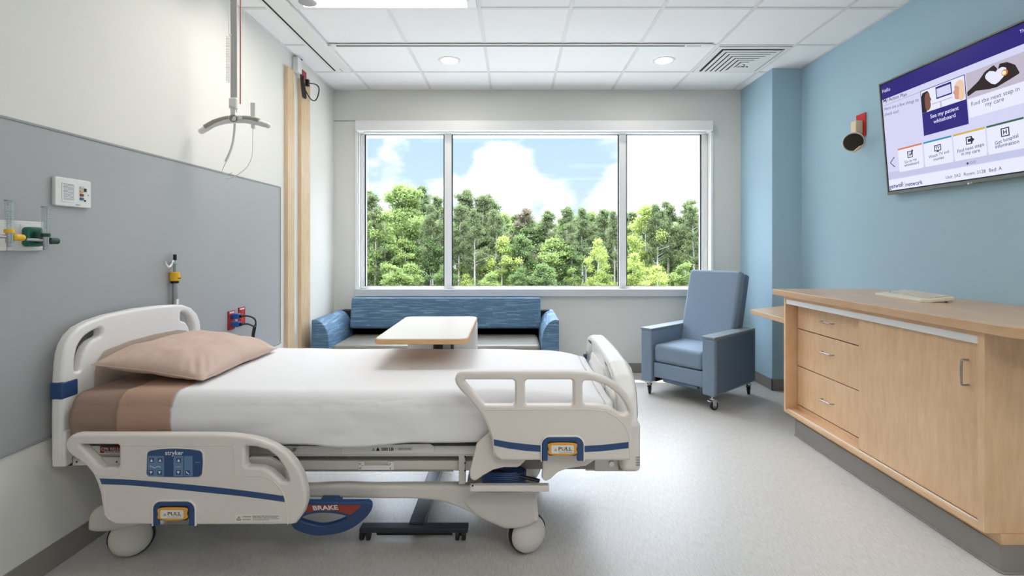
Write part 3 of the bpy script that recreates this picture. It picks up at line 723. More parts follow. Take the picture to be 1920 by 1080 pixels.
ridge(srail, RP, [(229, 880), (226, 888), (219, 892), (186, 892), (178, 888)], 0, .0022, M_bed)
ridge(srail, RP, [(193, 910), (196, 930), (197, 965), (205, 974)], 0, .0018, M_bed)
rail1 = srail.build('side_rail', bed)
b = MB(); top = smooth([(186.8, 897), (240, 899.2), (289, 902.8), (385, 911.5), (460, 920), (532, 929.8)], 5, False); bot = smooth([(191, 907.6), (240, 909.5), (289, 913.5), (385, 923), (460, 931), (534, 941)], 5, False)
b.poly([px2(RP, [tuple(p) for p in top]+[tuple(p) for p in bot[::-1]])], .002, M_navy, RP.M(.0012)); b.build('blue_stripe', rail1)
pull_handle(rail1, 328, 939, 984, 52, (289, 366))
b = MB(); o = fillet(px2(RP, [(276, 891), (277.5, 846), (300, 842.5), (328, 841.5), (355, 842.5), (378.5, 846), (380.5, 868), (378, 893), (340, 894), (300, 893)]), [.010, .014, .2, .2, .2, .014, .2, .014, .2, .2], 4)
b.poly([o], .005, M_navy, RP.M(.004), .0015)
b.tube([RP.P(*q, .001) for q in ((274, 890), (275.5, 847), (280, 842), (328, 839.5), (376, 842.5), (382, 850), (382.5, 868), (380, 890), (374, 896), (328, 896.5), (282, 895.5))], .0018, M_bedl, 6, closed=True)
for x0, y0, x1, y1 in ((279, 854, 309, 892), (327, 854, 345, 892), (346.5, 854, 362.5, 892)):
    a0 = RP.uv(x0, y1); a1 = RP.uv(x1, y0); b.poly([rect(*a0, *a1, .001, 2)], .0006, M_navy2, RP.M(.0045))
for cx, cy, d in ((286, 862, 1), (302, 862, 1), (285, 885, -1), (301, 885, -1), (336.5, 862, 1), (336, 885, -1), (353.5, 885, 0)):
    a0 = RP.uv(cx-4.4, cy+4.2); a1 = RP.uv(cx+4.4, cy-4.2); b.poly([rect(*a0, *a1, .001, 2)], .0006, M_navy, RP.M(.0050))
    if d: b.poly([px2(RP, [(cx-2.7, cy+2.6*d), (cx+2.7, cy+2.6*d), (cx, cy-2.8*d)])], .0005, M_wprint, RP.M(.0054))
    else: b.tube([RP.P(cx-2.6, cy-2.6, .0052), RP.P(cx-1, cy+.6, .0052), RP.P(cx+2.6, cy+2.4, .0052)], .0016, M_wprint, 6)
b.tube([RP.P(*q, .0049) for q in ((285, 874.5), (288, 874), (291, 876.5), (295, 875), (299, 873.2), (303, 875))], .0008, M_wprint, 5); b.ball(RP.P(284, 872.5, .0049), .0014, M_wprint, 6)
ptext(b, RP, 'stryker', 311.5, 849.3, 345.5, 849.3, M_wprint, .0046, bold=.012)
ptext(b, RP, '1 2 3 0 in', 330.5, 874, 341.5, 874, M_wprint, .0050)
ptext(b, RP, '------', 368, 865.7, 376, 865.7, M_wprint, .0046)
b.build('control_panel', rail1)
b = MB(); a0 = RP.uv(441, 977.5); a1 = RP.uv(527, 965); b.poly([rect(*a0, *a1, .002, 3)], .0008, M_lab, RP.M(.0008))
warn_tri(b, RP, 448, 971.5, 8, .0010)
ptext(b, RP, 'WARNING:', 455, 968.6, 471, 968.6, M_print, .0010, bold=.02); ptext(b, RP, 'CAUTION:', 455, 973.8, 470, 973.8, M_print, .0010, bold=.02)
for i, s in enumerate(('keep hands clear of the siderail area', 'when raising or lowering the siderails', 'do not use the siderail as a push device', 'see the operations manual')):
    ptext(b, RP, s, 474, 967.4+i*2.4, 474+(49, 46, 50, 30)[i], 967.4+i*2.4, M_print, .0010)
b.build('warning_label', rail1)

# ---- near foot rail
foot_out = [(852.5, 712), (855, 704), (861, 699), (870, 697), (960, 696.7), (1073, 697), (1095, 698), (1115, 701.5), (1140, 710.5), (1160, 722), (1177, 740), (1187.5, 762), (1189.5, 775), (1187, 784), (1185, 800), (1184.5, 835), (1184, 861), (1181, 864),
            (1092, 864), (1090, 850), (1020, 850), (1018, 864), (941, 864), (930, 858.5), (924.5, 848), (922, 826), (913, 800), (902, 778), (890, 762), (876, 745.5), (862, 731), (855, 721)]
h1 = fillet(px2(RP, [(867, 712.5), (965.5, 712.5), (965.5, 761), (909, 761), (898, 749)]), [.006, .012, .012, .012, .02], 5)
h2 = fillet(px2(RP, [(984.5, 712.5), (1074.8, 712.5), (1074.8, 761), (984.5, 761)]), .012, 5)
h3 = fillet(px2(RP, [(1093, 714), (1112, 714.5), (1138, 723.5), (1160, 740), (1173, 758), (1180, 774), (1172, 778), (1162, 776.5), (1146, 765), (1124, 761), (1093, 760)]), [.012, .05, .06, .08, .08, .006, .006, .01, .05, .02, .014], 5)
b = MB(); b.poly([[V(p) for p in px2(RP, foot_out)], h1, h2, h3], .042, M_bed, RP.M(0), .010, 4)
ridge(b, RP, [(926, 853), (925, 822), (918, 795), (909, 777), (906, 770), (909, 768.5), (1000, 768), (1110, 768), (1135, 771), (1158, 783), (1173, 800), (1180, 820), (1181, 862)], 0, .0020, M_bed)
rail2 = b.build('side_rail', bed)
b = MB()
b.poly([px2(RP, [(925.5, 823.5), (955, 829), (985, 832.5), (1013.7, 835), (1013.7, 847), (985, 845), (955, 841), (926, 835)])], .002, M_navy, RP.M(.0012)); b.build('blue_stripe', rail2)
b = MB(); b.poly([px2(RP, [(1095.3, 836), (1125, 834.5), (1150, 832), (1178.5, 828.6), (1178.5, 840), (1150, 843.5), (1125, 846), (1095.3, 847.6)])], .002, M_navy, RP.M(.0012)); b.build('blue_stripe', rail2)
pull_handle(rail2, 1054, 818.5, 863.5, 51, (1016, 1093))
AP = PL((0, 1.895, 0), (1, 0, 0), (0, 0, 1))
def apx(pts): return [AP.uv(*p) for p in pts]
b = MB(); b.poly([fillet(apx([(930, 800), (905, 822), (893, 834), (880, 884), (881, 899), (891, 903), (905, 893), (925, 881.5), (945, 877), (972, 877), (984, 866), (1000, 840), (960, 820)]), [.02, .02, .02, .03, .02, .02, .05, .05, .02, .02, .02, .02, .02])], .022, M_bed, AP.M(0), .007, 3)
b.build('support_arm', rail2)
b = MB(); b.poly([fillet(apx([(1018, 845), (1017, 880), (1015, 898), (1024, 903), (1034, 898), (1046, 886), (1066, 879), (1098, 874.5), (1118, 862), (1120, 845)]), [.01, .05, .02, .01, .02, .04, .03, .02, .02, .01])], .022, M_bed, AP.M(0), .007, 3)
b.build('support_arm', rail2)
b = MB(); b.box(at(881, 922.5, 1.91), at(1029, 905, 1.935), M_bed, .004); c0 = at(886, 911, 1.908); b.cyl(c0, c0+V((0, .004, 0)), .003, M_dark, n=12)
c0, c1 = at(883, 921.5, 1.93), at(1027, 919.5, 1.93); b.box((c0.x, 1.93, c0.z), (c1.x, 1.96, c0.z+.006), M_bedg); b.build('support_bracket', rail2)
# head rail support behind
b = MB(); b.poly([fillet(apx([(455, 862), (500, 862), (527, 878), (534, 905), (500, 925), (455, 925)]), .02)], .02, M_bed, AP.M(-.02), .006); b.poly([fillet(apx([(262, 860), (420, 860), (420, 990), (262, 990)]), .02)], .02, M_bedg, AP.M(-.02), .006); b.build('support_arm', rail1)
# far side rails, both lowered
for r_, dz in ((rail1, 0), (rail2, -.215)):
    c = copy_tree(r_, bed); c.scale.y = -1
    wy = 4.80-(r_.location.y+2.40); c.location = (r_.location.x, wy-2.40, r_.location.z+dz)

# ---- headboard
HP = PL((-1.752, 0, 0), (0, 1, 0), (0, 0, 1))
ho = [(116.5, 850), (115.7, 800), (116.5, 717), (118.5, 681), (121, 662), (126, 644), (135, 628), (150, 613), (172, 601), (204, 590), (257, 578.5), (300, 573), (330, 571), (345, 571.5), (360, 577), (371, 588), (376.5, 603), (378.5, 625), (379, 720)]
hp = px2(HP, ho)+[(hx, .45) for hx in (HP.uv(379, 720)[0], HP.uv(116.5, 850)[0])]
g1 = fillet(px2(HP, [(141.5, 697), (142, 672), (147, 648), (159, 631), (175, 620.5), (192, 613), (192, 629), (176, 637), (164, 649), (156.5, 668), (152, 696)]), [.01, .05, .08, .08, .08, .012, .012, .04, .06, .06, .012], 4)
g2 = fillet(px2(HP, [(339.5, 584), (350, 585.5), (360, 595), (364.5, 610), (365, 628), (358, 628), (355, 612), (349, 603.5), (339.5, 601)]), [.01, .05, .08, .08, .01, .01, .06, .04, .01], 4)
b = MB(); b.poly([[V(p) for p in hp], g1, g2], .046, M_bedl, HP.M(0), .014, 4)
hb = b.build('headboard', bed, label='white moulded headboard')
b = MB(); b.poly([fillet(px2(HP, [(175, 740), (176.5, 700), (182, 676), (194, 657.6), (241.6, 638.7), (289, 626), (333, 618), (349, 619.5), (355, 635), (355, 735)]), [.01, .05, .05, .05, .2, .2, .08, .02, .03, .01], 5)], .004, M_tan, HP.M(.003), .0015); b.build('insert_panel', hb)
b = MB(); y0 = HP.uv(116.8, 720)[0]; z1 = HP.uv(130, 712)[1]; z0 = HP.uv(130, 747)[1]; y1 = HP.uv(146.5, 720)[0]
b.box((-1.8005, y0-.0045, z0+.004), (-1.7490, y1, z1-.002), M_navy, .008); b.build('blue_band', hb)
for ya, yb in ((y0+.004, y1-.03), (2.80, 2.835)): b = MB(); b.box((-1.798, ya, .42), (-1.745, yb, .56), M_bedl, .008); b.build('bracket', hb)

# ---- footboard: tall moulded panel with a hand grip, leaning slightly outward
b = MB()
FB = PL((.392, 0, 0), (0, 1, 0), (0, 0, 1))
prof = [(1.935, .43), (1.935, .60), (1.955, .70), (2.00, .762), (2.12, .796), (2.30, .808), (2.50, .812), (2.66, .810), (2.75, .79), (2.80, .72), (2.825, .60), (2.825, .43)]
prof = fillet(prof, .05, 5)
hole = lambda s: fillet([(2.38+s*.20, .762), (2.38+s*.31, .752), (2.38+s*.385, .70), (2.38+s*.405, .62), (2.38+s*.36, .62), (2.38+s*.33, .665), (2.38+s*.28, .69), (2.38+s*.20, .70)], [.01, .04, .06, .01, .01, .05, .04, .01], 4)
b.poly([prof, hole(-1), hole(1)], .085, M_bedl, FB.M(.088), .026, 5)
fb = b.build('footboard', bed, label='white moulded footboard')
b = MB(); b.poly([fillet([(2.19, .46), (2.19, .74), (2.57, .745), (2.57, .46)], .04)], .010, M_bedl, FB.M(.007), .004); b.build('inner_panel', fb)
b = MB(); b.box((.383, 2.765, .655), (.398, 2.80, .685), M_navy, .003); b.build('blue_latch', fb)
b = MB()
for i in range(4): b.box((.466, 1.928, .435+i*.010), (.482, 1.9325, .438+i*.010), M_bedg)
b.build('vent_slots', fb)
b = MB(); b.box((.41, 1.93, .405), (.488, 2.05, .60), M_bed, .02); b.build('corner_bumper', fb)

# ---- litter and frame
b = MB()
FR = PL((0, 1.99, 0), (1, 0, 0), (0, 0, 1))
def fbox(b, x0, y0, x1, y1, Y0, Y1, m, bev=.003): b.box((FR_x(x0, Y0), Y0, FR_z(y1, Y0)), (FR_x(x1, Y0), Y1, FR_z(y0, Y0)), m, bev)
def FR_x(px, Y): return (px-CX)*Y/F
def FR_z(py, Y): return EYE-(py-CY)*Y/F
fbox(b, 150, 836, 920, 851.5, 1.995, 2.03, M_bedl); fbox(b, 640, 836, 656, 851.5, 1.985, 1.994, M_bedl)
for x in (552, 661, 806): c = at(x, 843, 1.992); b.cyl(c, c-V((0, .006, 0)), .007, M_steel, n=20, bev=.001); b.cyl(c-V((0, .006, 0)), c-V((0, .0065, 0)), .0035, M_bedg, n=6)
b.build('litter_rail', bed)
b = MB(); P5 = PL((0, 1.985, 0), (1, 0, 0), (0, 0, 1))
b.poly([fillet(px2(P5, [(655, 835), (806, 832), (815, 838), (814, 847), (806, 849), (662, 851), (655, 846)]), .008, 4)], .008, M_bedl, P5.M(.0), .002)
warn_tri(b, P5, 700, 842.5, 5.5, .0006); b.ball(P5.P(708.5, 840.4, .001), .0028, M_print, 8); b.poly([fillet(px2(P5, [(705.5, 845.5), (711.5, 845.5), (710.5, 841.5), (706.5, 841.5)]), .001, 3)], .0006, M_print, P5.M(.0008))
ptext(b, P5, '500 LB', 715.5, 842.3, 738, 842, M_print, .0006, bold=.02); b.ball(P5.P(742.2, 842, .0004), .0016, M_print, 6)
a0 = P5.uv(746, 845); a1 = P5.uv(773, 838.6); b.poly([rect(*a0, *a1, .002, 3)], .0005, M_bedm, P5.M(.0007)); ptext(b, P5, 'SAFE WORK', 747.5, 841.7, 771, 841.7, M_print, .0009)
b.build('load_label', bed)
b = MB(); fbox(b, 130, 855, 1180, 866, 2.06, 2.74, M_bedg); b.build('deck', bed)
b = MB(); b.box((FR_x(118, 2.04), 2.0, .44), (.36, 2.80, .47), M_bedm, .004); b.build('mattress_platform', bed)
b = MB(); fbox(b, 250, 864, 905, 883, 2.03, 2.08, M_bedm); fbox(b, 560, 881.5, 850, 884, 2.025, 2.06, M_bedg, 0)
fbox(b, 890, 862, 1170, 880, 2.045, 2.08, M_bedg); b.box((-1.60, 2.72, .36), (.34, 2.77, .40), M_bedm, .003)
b.box((-1.60, 2.05, .36), (-1.55, 2.75, .40), M_bedm, .003); b.box((.29, 2.05, .36), (.34, 2.75, .40), M_bedm, .003)
fbox(b, 1115, 858, 1172, 884, 1.98, 2.02, M_bedm); c = at(1146, 868, 1.978); b.cyl(c, c-V((0, .012, 0)), .010, M_bedl, n=18); fbox(b, 1160, 862, 1172, 882, 1.97, 1.98, M_bedg)
fbox(b, 671, 866, 683, 882, 2.015, 2.03, M_bedl); fbox(b, 727, 866, 738, 882, 2.015, 2.03, M_bedl); fbox(b, 677, 873, 731, 882, 2.010, 2.03, M_bedl)
for x in (675, 731.5):
    for y in (869.5, 878): c = at(x, y, 2.014); b.cyl(c, c-V((0, .003, 0)), .0035, M_steel, n=12)
fbox(b, 860, 845, 872, 908, 2.0, 2.03, M_bedm, .002)
for y in (856, 868, 882): c = at(872, y, 1.989); b.cyl(c, c-V((0, .002, 0)), .003, M_dark, n=10)
b.build('litter_frame', bed)
b = MB(); a0 = at(187, 850, 1.97); a1 = at(240, 836, 1.975); b.box((a0.x, 1.97, a0.z), (a1.x, 1.975, a1.z), M_dred, .002)
P6 = PL((0, 1.97, 0), (1, 0, 0), (0, 0, 1)); ptext(b, P6, 'CPR RELEASE', 190, 842, 236, 842, M_wprint, .001); a0 = P6.uv(196, 849.5); a1 = P6.uv(238, 846); b.poly([rect(*a0, *a1)], .0005, M_wprint, P6.M(.001))
ptext(b, P6, 'QUICK RELEASE', 198, 847.8, 236, 847.8, M_dred, .0014)
b.build('release_label', bed)
b = MB(); fbox(b, 128, 857, 240, 873, 1.99, 2.02, M_bedl, .003); fbox(b, 122, 858, 134, 874, 1.985, 2.05, M_blackp, .003)
for x in (144, 219): c = at(x, 866, 1.989); b.cyl(c, c-V((0, .002, 0)), .003, M_dark, n=12)
b.build('head_bracket', bed)

# base: long moulded beams with the caster hoods at their ends
BP = PL((0, 2.02, 0), (1, 0, 0), (0, 0, 1))
def bpx(p): return BP.uv(*p)
xr = BP.uv(1009, 960)[0]
beam = [(577, 912), (644, 909), (700, 911), (861, 910), (900, 917), (1004, 918), (1007, 940), (1010, 975), (1002, 982), (980, 990), (950, 993), (925, 984), (885, 965), (850, 949), (820, 941), (780, 937), (720, 936.5), (644, 935), (577, 934),
        (500, 934), (400, 934), (330, 940), (300, 950), (278, 975), (255, 986), (225, 994), (190, 999), (166, 996), (163.5, 985), (166, 968), (178, 953), (200, 945), (250, 925), (330, 914), (450, 912)]
bp_ = smooth([bpx(p) for p in beam], 3)
b = MB(); b.poly([bp_], .045, M_bedm, BP.M(0), .014, 4)
for hood in ([(868, 944), (875, 930), (905, 919), (1004, 918), (1007, 940), (1010, 975), (1002, 982), (980, 990), (950, 993), (925, 984), (890, 967)],
             [(330, 930), (300, 950), (278, 975), (255, 986), (225, 994), (190, 999), (166, 996), (163.5, 985), (166, 968), (178, 953), (200, 945), (250, 930)]):
    b.poly([smooth([bpx(p) for p in hood], 3)], .14, M_bedm, BP.M(.006), .02, 4)
bm1 = b.build('base_beam', bed)
bm2 = copy_tree(bm1, bed); bm2.location.y = (4.80-(bm1.location.y+2.40))-2.40; bm2.scale.y = -1
b = MB(); b.box((-1.35, 2.10, .19), (-1.15, 2.70, .27), M_bedm, .01); b.build('cross_member', bed)
b = MB(); b.box((-.20, 2.10, .20), (-.02, 2.70, .30), M_bedm, .01); b.build('cross_member', bed)
for x in (-1.25, -.12):
    b = MB(); b.box((x-.05, 2.33, .26), (x+.05, 2.47, .42), M_bedm, .008); b.cyl((x, 2.40, .24), (x, 2.40, .44), .035, M_steel); b.build('lift_column', bed)
def caster(x, y, rot, name='caster'):
    M = T(x, y, 0) @ RZ(rot)
    e = MB(M); r = .083
    e.lathe([(0, -.05), (.03, -.049), (.055, -.042), (.072, -.028), (.0765, -.012), (.077, .012), (.072, .028), (.055, .042), (.03, .049), (0, .05)], M_bedm, T(0, 0, r) @ RX(PI/2), 40)
    e.cyl((0, 0, r+.02), (0, 0, .175), .03, M_bedm, bev=.004); e.lathe([(.079, -.016), (.0815, -.0155), (.0815, -.0145), (.079, -.014)], M_bedl, T(0, 0, r) @ RX(PI/2), 40)
    c = e.build('caster', bed)
    w = MB(M); w.lathe([(.070, -.0135), (.079, -.0145), (r-.001, -.009), (r, 0), (r-.001, .009), (.079, .0145), (.070, .0135)], M_black, T(0, 0, r) @ RX(PI/2), 44)
    w.build('tyre', c)
caster(-1.585, 2.075, .42); caster(.052, 2.10, .42); caster(-1.57, 2.73, .42); caster(.06, 2.72, .2)

# brake pedal
b = MB(); KP = PL((0, 1.965, .20), (1, 0, 0), (0, -.42, 1))
ped = [(540, 960), (548, 990), (572, 1001.5), (600, 1006), (640, 1000), (665, 989), (684, 974), (695, 960), (697, 950), (692, 944), (680, 943), (600, 943.5), (560, 944)]
phole = [(563, 974), (577, 967), (600, 963), (628, 964.5), (651, 970.5), (640, 978), (620, 985), (600, 987.5), (578, 983), (566, 979)]
b.poly([smooth(px2(KP, ped), 4), smooth(px2(KP, phole), 4)], .022, M_navy, KP.M(0), .007, 3)
a0 = at(602, 948, 2.0); b.box((a0.x-.0, 1.97, a0.z-.01), (at(634, 0, 2.0).x, 2.06, at(0, 933, 2.0).z), M_navy, .006)
kp = b.build('brake_pedal', bed)
b = MB(); b.poly([fillet(px2(KP, [(574, 946.5), (679, 946.5), (658, 965), (630, 957.5), (600, 956), (570, 961)]), .004, 3)], .001, M_red, KP.M(.001))
ptext(b, KP, 'BRAKE', 587, 951.8, 634, 950.5, M_wprint, .0014, bold=.03); b.build('brake_marking', kp)

# coiled blue cable and black strut in the bracket
b = MB(); pts = []
c = at(945, 893, 2.0)
for i in range(330): a = i*.15; pts.append((c.x+.085*math.cos(a), c.y+.040*math.sin(a), c.z-.028+i/330*.056))
b.tube(pts, .0052, mat('blue_hose', (34, 66, 118), .35), 7); b.build('coiled_cable', bed)
b = MB(); b.tube([at(915, 882, 1.99), at(945, 886, 1.98), at(1012, 901.5, 1.965)], .008, M_blackp, 8, flat=(.8, 1)); b.build('damper', bed)

# IV pole
b = MB(); X, Yp = -1.806, 2.665
def pz(py): return WL.P(0, 0).z if 0 else EYE-(py-CY)*Yp/F
b.cyl((X, Yp, pz(494)), (X, Yp, pz(515)), .0085, M_steel); b.cyl((X, Yp, .40), (X, Yp, pz(528)), .0125, M_steel)
pole = b.build('iv_pole', bed, label='stainless steel pole behind the headboard')
b = MB(); b.cyl((X, Yp, pz(490)), (X, Yp, pz(477)), .0085, M_blackp, bev=.002); b.build('end_cap', pole)
b = MB(); b.cyl((X, Yp, pz(527)), (X, Yp, pz(510)), .0238, M_yellow, bev=.006, n=28); b.cyl((X, Yp, pz(531)), (X, Yp, pz(526)), .019, M_blackp)
b.box((X+.0225, Yp-.012, pz(522.5)), (X+.0245, Yp+.012, pz(521)), M_print); b.build('locking_collar', pole)
b = MB(); b.tube(smooth([(X, Yp, pz(490)), (X+.012, Yp-.03, pz(491)), (X+.02, Yp-.045, pz(489)), (X+.022, Yp-.06, pz(495)), (X+.022, Yp-.078, pz(500)), (X+.02, Yp-.095, pz(496)), (X+.018, Yp-.102, pz(489))], 5, False), .0065, M_chrome, 10)
b.cyl((X, Yp, pz(494)), (X, Yp, pz(488)), .0105, M_chrome); b.build('bag_hook', pole)
b = MB(); b.box((X+.011, Yp-.008, pz(571)), (X+.0135, Yp+.012, pz(561)), M_lab, .001); b.build('label', pole)

# ================================================================== mattress, sheets and pillow
MX0, MX1, MY0, MY1 = -1.728, .372, 1.945, 2.825
def mtop(x):
    z = .702
    t = max(0, (x-(-.1))/.47); z -= .028*min(1, t)**2
    e = max(0, (x-(MX1-.16))/.16); return z-.022*e*e
def section(x, v, off, hem, endr=0, y0=MY0, y1=MY1):
    """point round the mattress: v 0..1 from the near hem over the top to the far hem"""
    zt = mtop(x)+off; r = .055; n0, n1 = y0-off, y1+off
    s1 = zt-r-hem; q = r*PI/2; w = (n1-n0)-2*r; tot = 2*s1+2*q+w; d = v*tot
    bul = lambda z: .010*math.sin(PI*min(1, max(0, (z-hem)/(zt-hem))))
    if d < s1: return V((x, n0-bul(hem+d), hem+d))
    d -= s1
    if d < q: a = d/r; return V((x, n0+r-r*math.cos(a), zt-r+r*math.sin(a)))
    d -= q
    if d < w: return V((x, n0+r+d, zt))
    d -= w
    if d < q: a = d/r; return V((x, n1-r+r*math.sin(a), zt-r+r*math.cos(a)))
    d -= q
    return V((x, n1+bul(zt-r-d), zt-r-d))
def cloth_fn(x0, x1, off, hem, endcap=None, wr=.004, seed=0, slant=0):
    def fn(u, v):
        x = x0+(x1-x0)*u; h = hem(x) if callable(hem) else hem
        p = section(x, v, off, h)
        sidey = p.z < mtop(x)-.03
        n = noise.noise(V((x*3+seed, p.y*3, p.z*9)))*wr + noise.noise(V((x*9+seed, p.y*6, p.z*14)))*wr*.55
        if sidey:
            p.y += (-abs(n)*1.4 if p.y < 2.4 else abs(n)*1.4); p.x += slant*(p.z-.73)
        else: p.z += n*.7
        return p
    return fn
def endclose(b, fn, u, xout, m):
    """rounded end of the mattress"""
    def g(s, v):
        p = fn(u, v); c = V((p.x, 2.38, .58)); a = s*PI/2; k = 1-(1-math.cos(a))*.045
        q = c+(p-c)*V((1, 1, 1)).length/1.7320508*k; q.x = p.x+(xout-p.x)*math.sin(a); return q
    b.grid(g, 6, 120, m)
    b.grid(lambda s, v: V((xout, g(1, v).y+(2.39-g(1, v).y)*s, g(1, v).z+(.58-g(1, v).z)*s)), 2, 120, m)
b = MB(); fA = cloth_fn(MX0+.025, .34, 0, lambda x: .515+.01*min(1, max(0, (x+1.45)/.12)), wr=.005, seed=3)
b.grid(fA, 130, 120, M_bsheet); endclose(b, fA, 0, MX0, M_bsheet); endclose(b, fA, 1, .365, M_bsheet)
b.build('mattress', label='mattress in a brown linen fitted sheet on the hospital bed', cat='mattress', wn=False, sharp=70)
hem = lambda x: .510+.008*math.sin(x*5.1+1.0)+.004*math.sin(x*13)+(.014 if x > -.75 else 0)*min(1, (x+.75)/.3)
b = MB(); fB = cloth_fn(-1.325, .355, .005, hem, wr=.009, seed=0)
b.grid(fB, 150, 130, M_sheet); endclose(b, fB, 1, .385, M_sheet)
sh = b.build('flat_sheet', label='white flat sheet drawn smoothly over the mattress', cat='bed sheet', wn=False, sharp=70)
b = MB(); b.grid(cloth_fn(-1.535, -1.325, .006, .512, wr=.005, seed=9, slant=-.03), 24, 130, M_tsheet)
fld = b.build('folded_border', sh, label='tan turned-down border of the sheet', wn=False, sharp=70)
for o_ in (sh, fld):
    s_ = o_.modifiers.new('thick', 'SOLIDIFY'); s_.thickness = .003; s_.offset = 1

def pillow():
    b = bmesh.new(); bmesh.ops.create_grid(b, x_segments=70, y_segments=90, size=1)
    L, W, H = .318, .230, .085
    verts = {}
    def shape(u, v, side):
        pin = 1-.06*(1-abs(u)**2.5*1.0)*abs(v)**3-.0; e = (1-abs(u)**3.0)**.5*(1-abs(v)**3.0)**.5
        x = v*W*(1-.075*(1-abs(u))**1.0*abs(v)**2) ; y = u*L*(1-.06*(1-abs(v))*abs(u)**2)
        z = side*H*max(e, 0)
        n = noise.noise(V((x*9, y*9, side*2)))*.010+noise.noise(V((x*22, y*14, side*5)))*.004
        cw = math.exp(-((abs(u)-.86)**2+(abs(v)-.8)**2)/.05)*.006*math.sin(30*(abs(u)-abs(v)))
        z += side*(n+cw)*min(1, e*2.2)
        if side < 0: z *= .5
        return V((x, y, z))
    out = bmesh.new()
    for side in (1, -1):
        g = [[out.verts.new(shape(-1+2*i/80, -1+2*j/64, side)) for j in range(65)] for i in range(81)]
        for i in range(80):
            for j in range(64): out.faces.new((g[i][j], g[i+1][j], g[i+1][j+1], g[i][j+1]))
    bmesh.ops.remove_doubles(out, verts=out.verts[:], dist=1e-5); bmesh.ops.recalc_face_normals(out, faces=out.faces[:])
    b.free(); return out
b = MB(T(-1.500, 2.365, .764) @ RZ(.0) @ RY(math.radians(8))); b.add(pillow(), M_pillow)
pl = b.build('pillow', label='plump blush-pink pillow leaning at the head of the bed', cat='pillow', wn=False, sharp=80)
b = MB(T(-1.500, 2.365, .764) @ RZ(.0) @ RY(math.radians(8)))
def seam(t):
    L, W = .318, .230; k = t*4; i = int(k) % 4; f = k-int(k); s = -1+2*f
    u, v = [(s, 1), (1, -s), (-s, -1), (-1, s)][i]
    return V((v*W*(1-.075*(1-abs(u))*abs(v)**2), u*L*(1-.06*(1-abs(v))*abs(u)**2), 0))
b.tube([seam(i/160) for i in range(160)], .0022, M_pillow, 6, closed=True); b.build('seam', pl)

# ================================================================== overbed table
TA = math.radians(.8)
TM = T(-.4475, 2.735, 0) @ RZ(TA)
t = thing('overbed_table', (-.43, 3.05, 0), 'wheeled overbed table with pale wood-edged top standing across the bed', 'overbed table')
b = MB(TM); z = .842
b.poly([rect(-.222, -.385, .222, .385, .045, 7)], .024, M_tedge, T(0, 0, z), .003, 2)
b.poly([rect(-.217, -.380, .217, .380, .042, 7), rect(-.205, -.368, .205, .368, .034, 7)], .003, M_ttop, T(0, 0, z+.0025), .0012)
b.poly([rect(-.206, -.369, .206, .369, .034, 7)], .001, M_ttop, T(0, 0, z+.0012)); b.build('tabletop', t)
b = MB(); b.box((-.655, 3.06, .46), (-.232, 3.15, .812), M_white, .012); b.build('column_housing', t)
b = MB(); b.box((-.49, 3.008, .10), (-.37, 3.058, .82), M_tbase, .006); b.box((-.475, 3.0, .30), (-.445, 3.012, .80), M_blackp, .002); b.box((-.43, 3.0, .30), (-.385, 3.012, .80), M_steel, .002); b.build('column', t)
b = MB(); b.box((-.672, 2.165, .040), (-.203, 2.215, .060), M_tbase, .004); b.box((-.60, 2.175, .024), (-.27, 2.21, .041), M_blackp, .003)
b.box((-.465, 2.20, .036), (-.395, 3.40, .066), M_tbase, .005); b.box((-.62, 3.35, .040), (-.24, 3.40, .060), M_tbase, .004); b.build('base', t)
for x, y in ((-.650, 2.185), (-.235, 2.185), (-.60, 3.375), (-.26, 3.375)):
    b = MB(); b.cyl((x-.022, y, .024), (x-.006, y, .024), .0235, M_black, n=24, bev=.003); b.cyl((x+.006, y, .024), (x+.022, y, .024), .0235, M_black, n=24, bev=.003); b.cyl((x-.008, y, .026), (x+.008, y, .026), .008, M_blackp)
    b.box((x-.008, y-.012, .03), (x+.008, y+.012, .045), M_blackp, .003); b.build('caster', t)

# ================================================================== sofa under the window
t = thing('sofa', (-.67, 4.65, 0), 'blue patterned three-seat sofa with taupe seat below the window', 'sofa')
SX0, SX1, SYF, SYB = -1.722, .376, 4.25, 4.98
def armprof(s):
    # quarter-round flared arm: narrow rolled top outside, wide at seat height
    p = [(0, .05), (0, .655), (.035, .657), (.075, .640), (.11, .600), (.135, .545), (.145, .48), (.147, .38), (.147, .05)]
    p = [V(p[0])]+smooth(p[1:-1], 4, False)+[V(p[-1])]
    return [(x*s, y) for x, y in p]
for s, x in ((1, SX0), (-1, SX1)):
    b = MB(); b.poly([armprof(s)], SYB-SYF, M_sofa, PL((x, SYF, 0), (1, 0, 0), (0, 0, 1)).M(0), .010, 3); b.build('armrest', t)
    b = MB(); xx = x+s*.006; b.tube([(x+s*.004, SYF+.004, .1), (x+s*.004, SYF+.004, .652)], .004, M_sofa, 6); b.build('piping', t)
b = MB(); b.box((SX0+.147, SYF+.02, .10), (SX1-.147, SYB, .30), M_sofa, .01); b.box((SX0+.15, SYB-.10, .30), (SX1-.15, SYB, .62), M_dark, .01); b.box((SX0+.03, SYB-.10, .05), (SX1-.03, SYB, .66), M_dark, .01); b.build('frame', t)
b = MB(); b.box((SX0+.150, SYF+.012, .30), (SX1-.150, 4.86, .437), M_seat, .045, 6); b.build('seat_cushion', t)
b = MB(); M = T(0, 4.77, .50) @ RX(math.radians(-11)); b.box((SX0+.162, -.045, 0), (SX1-.128, .07, .292), M_sofa, .022, 5, M=M); 
for i, x in enumerate((-1.47, -1.11, -.79, -.44, .02)): pass
b.build('back_cushion', t)
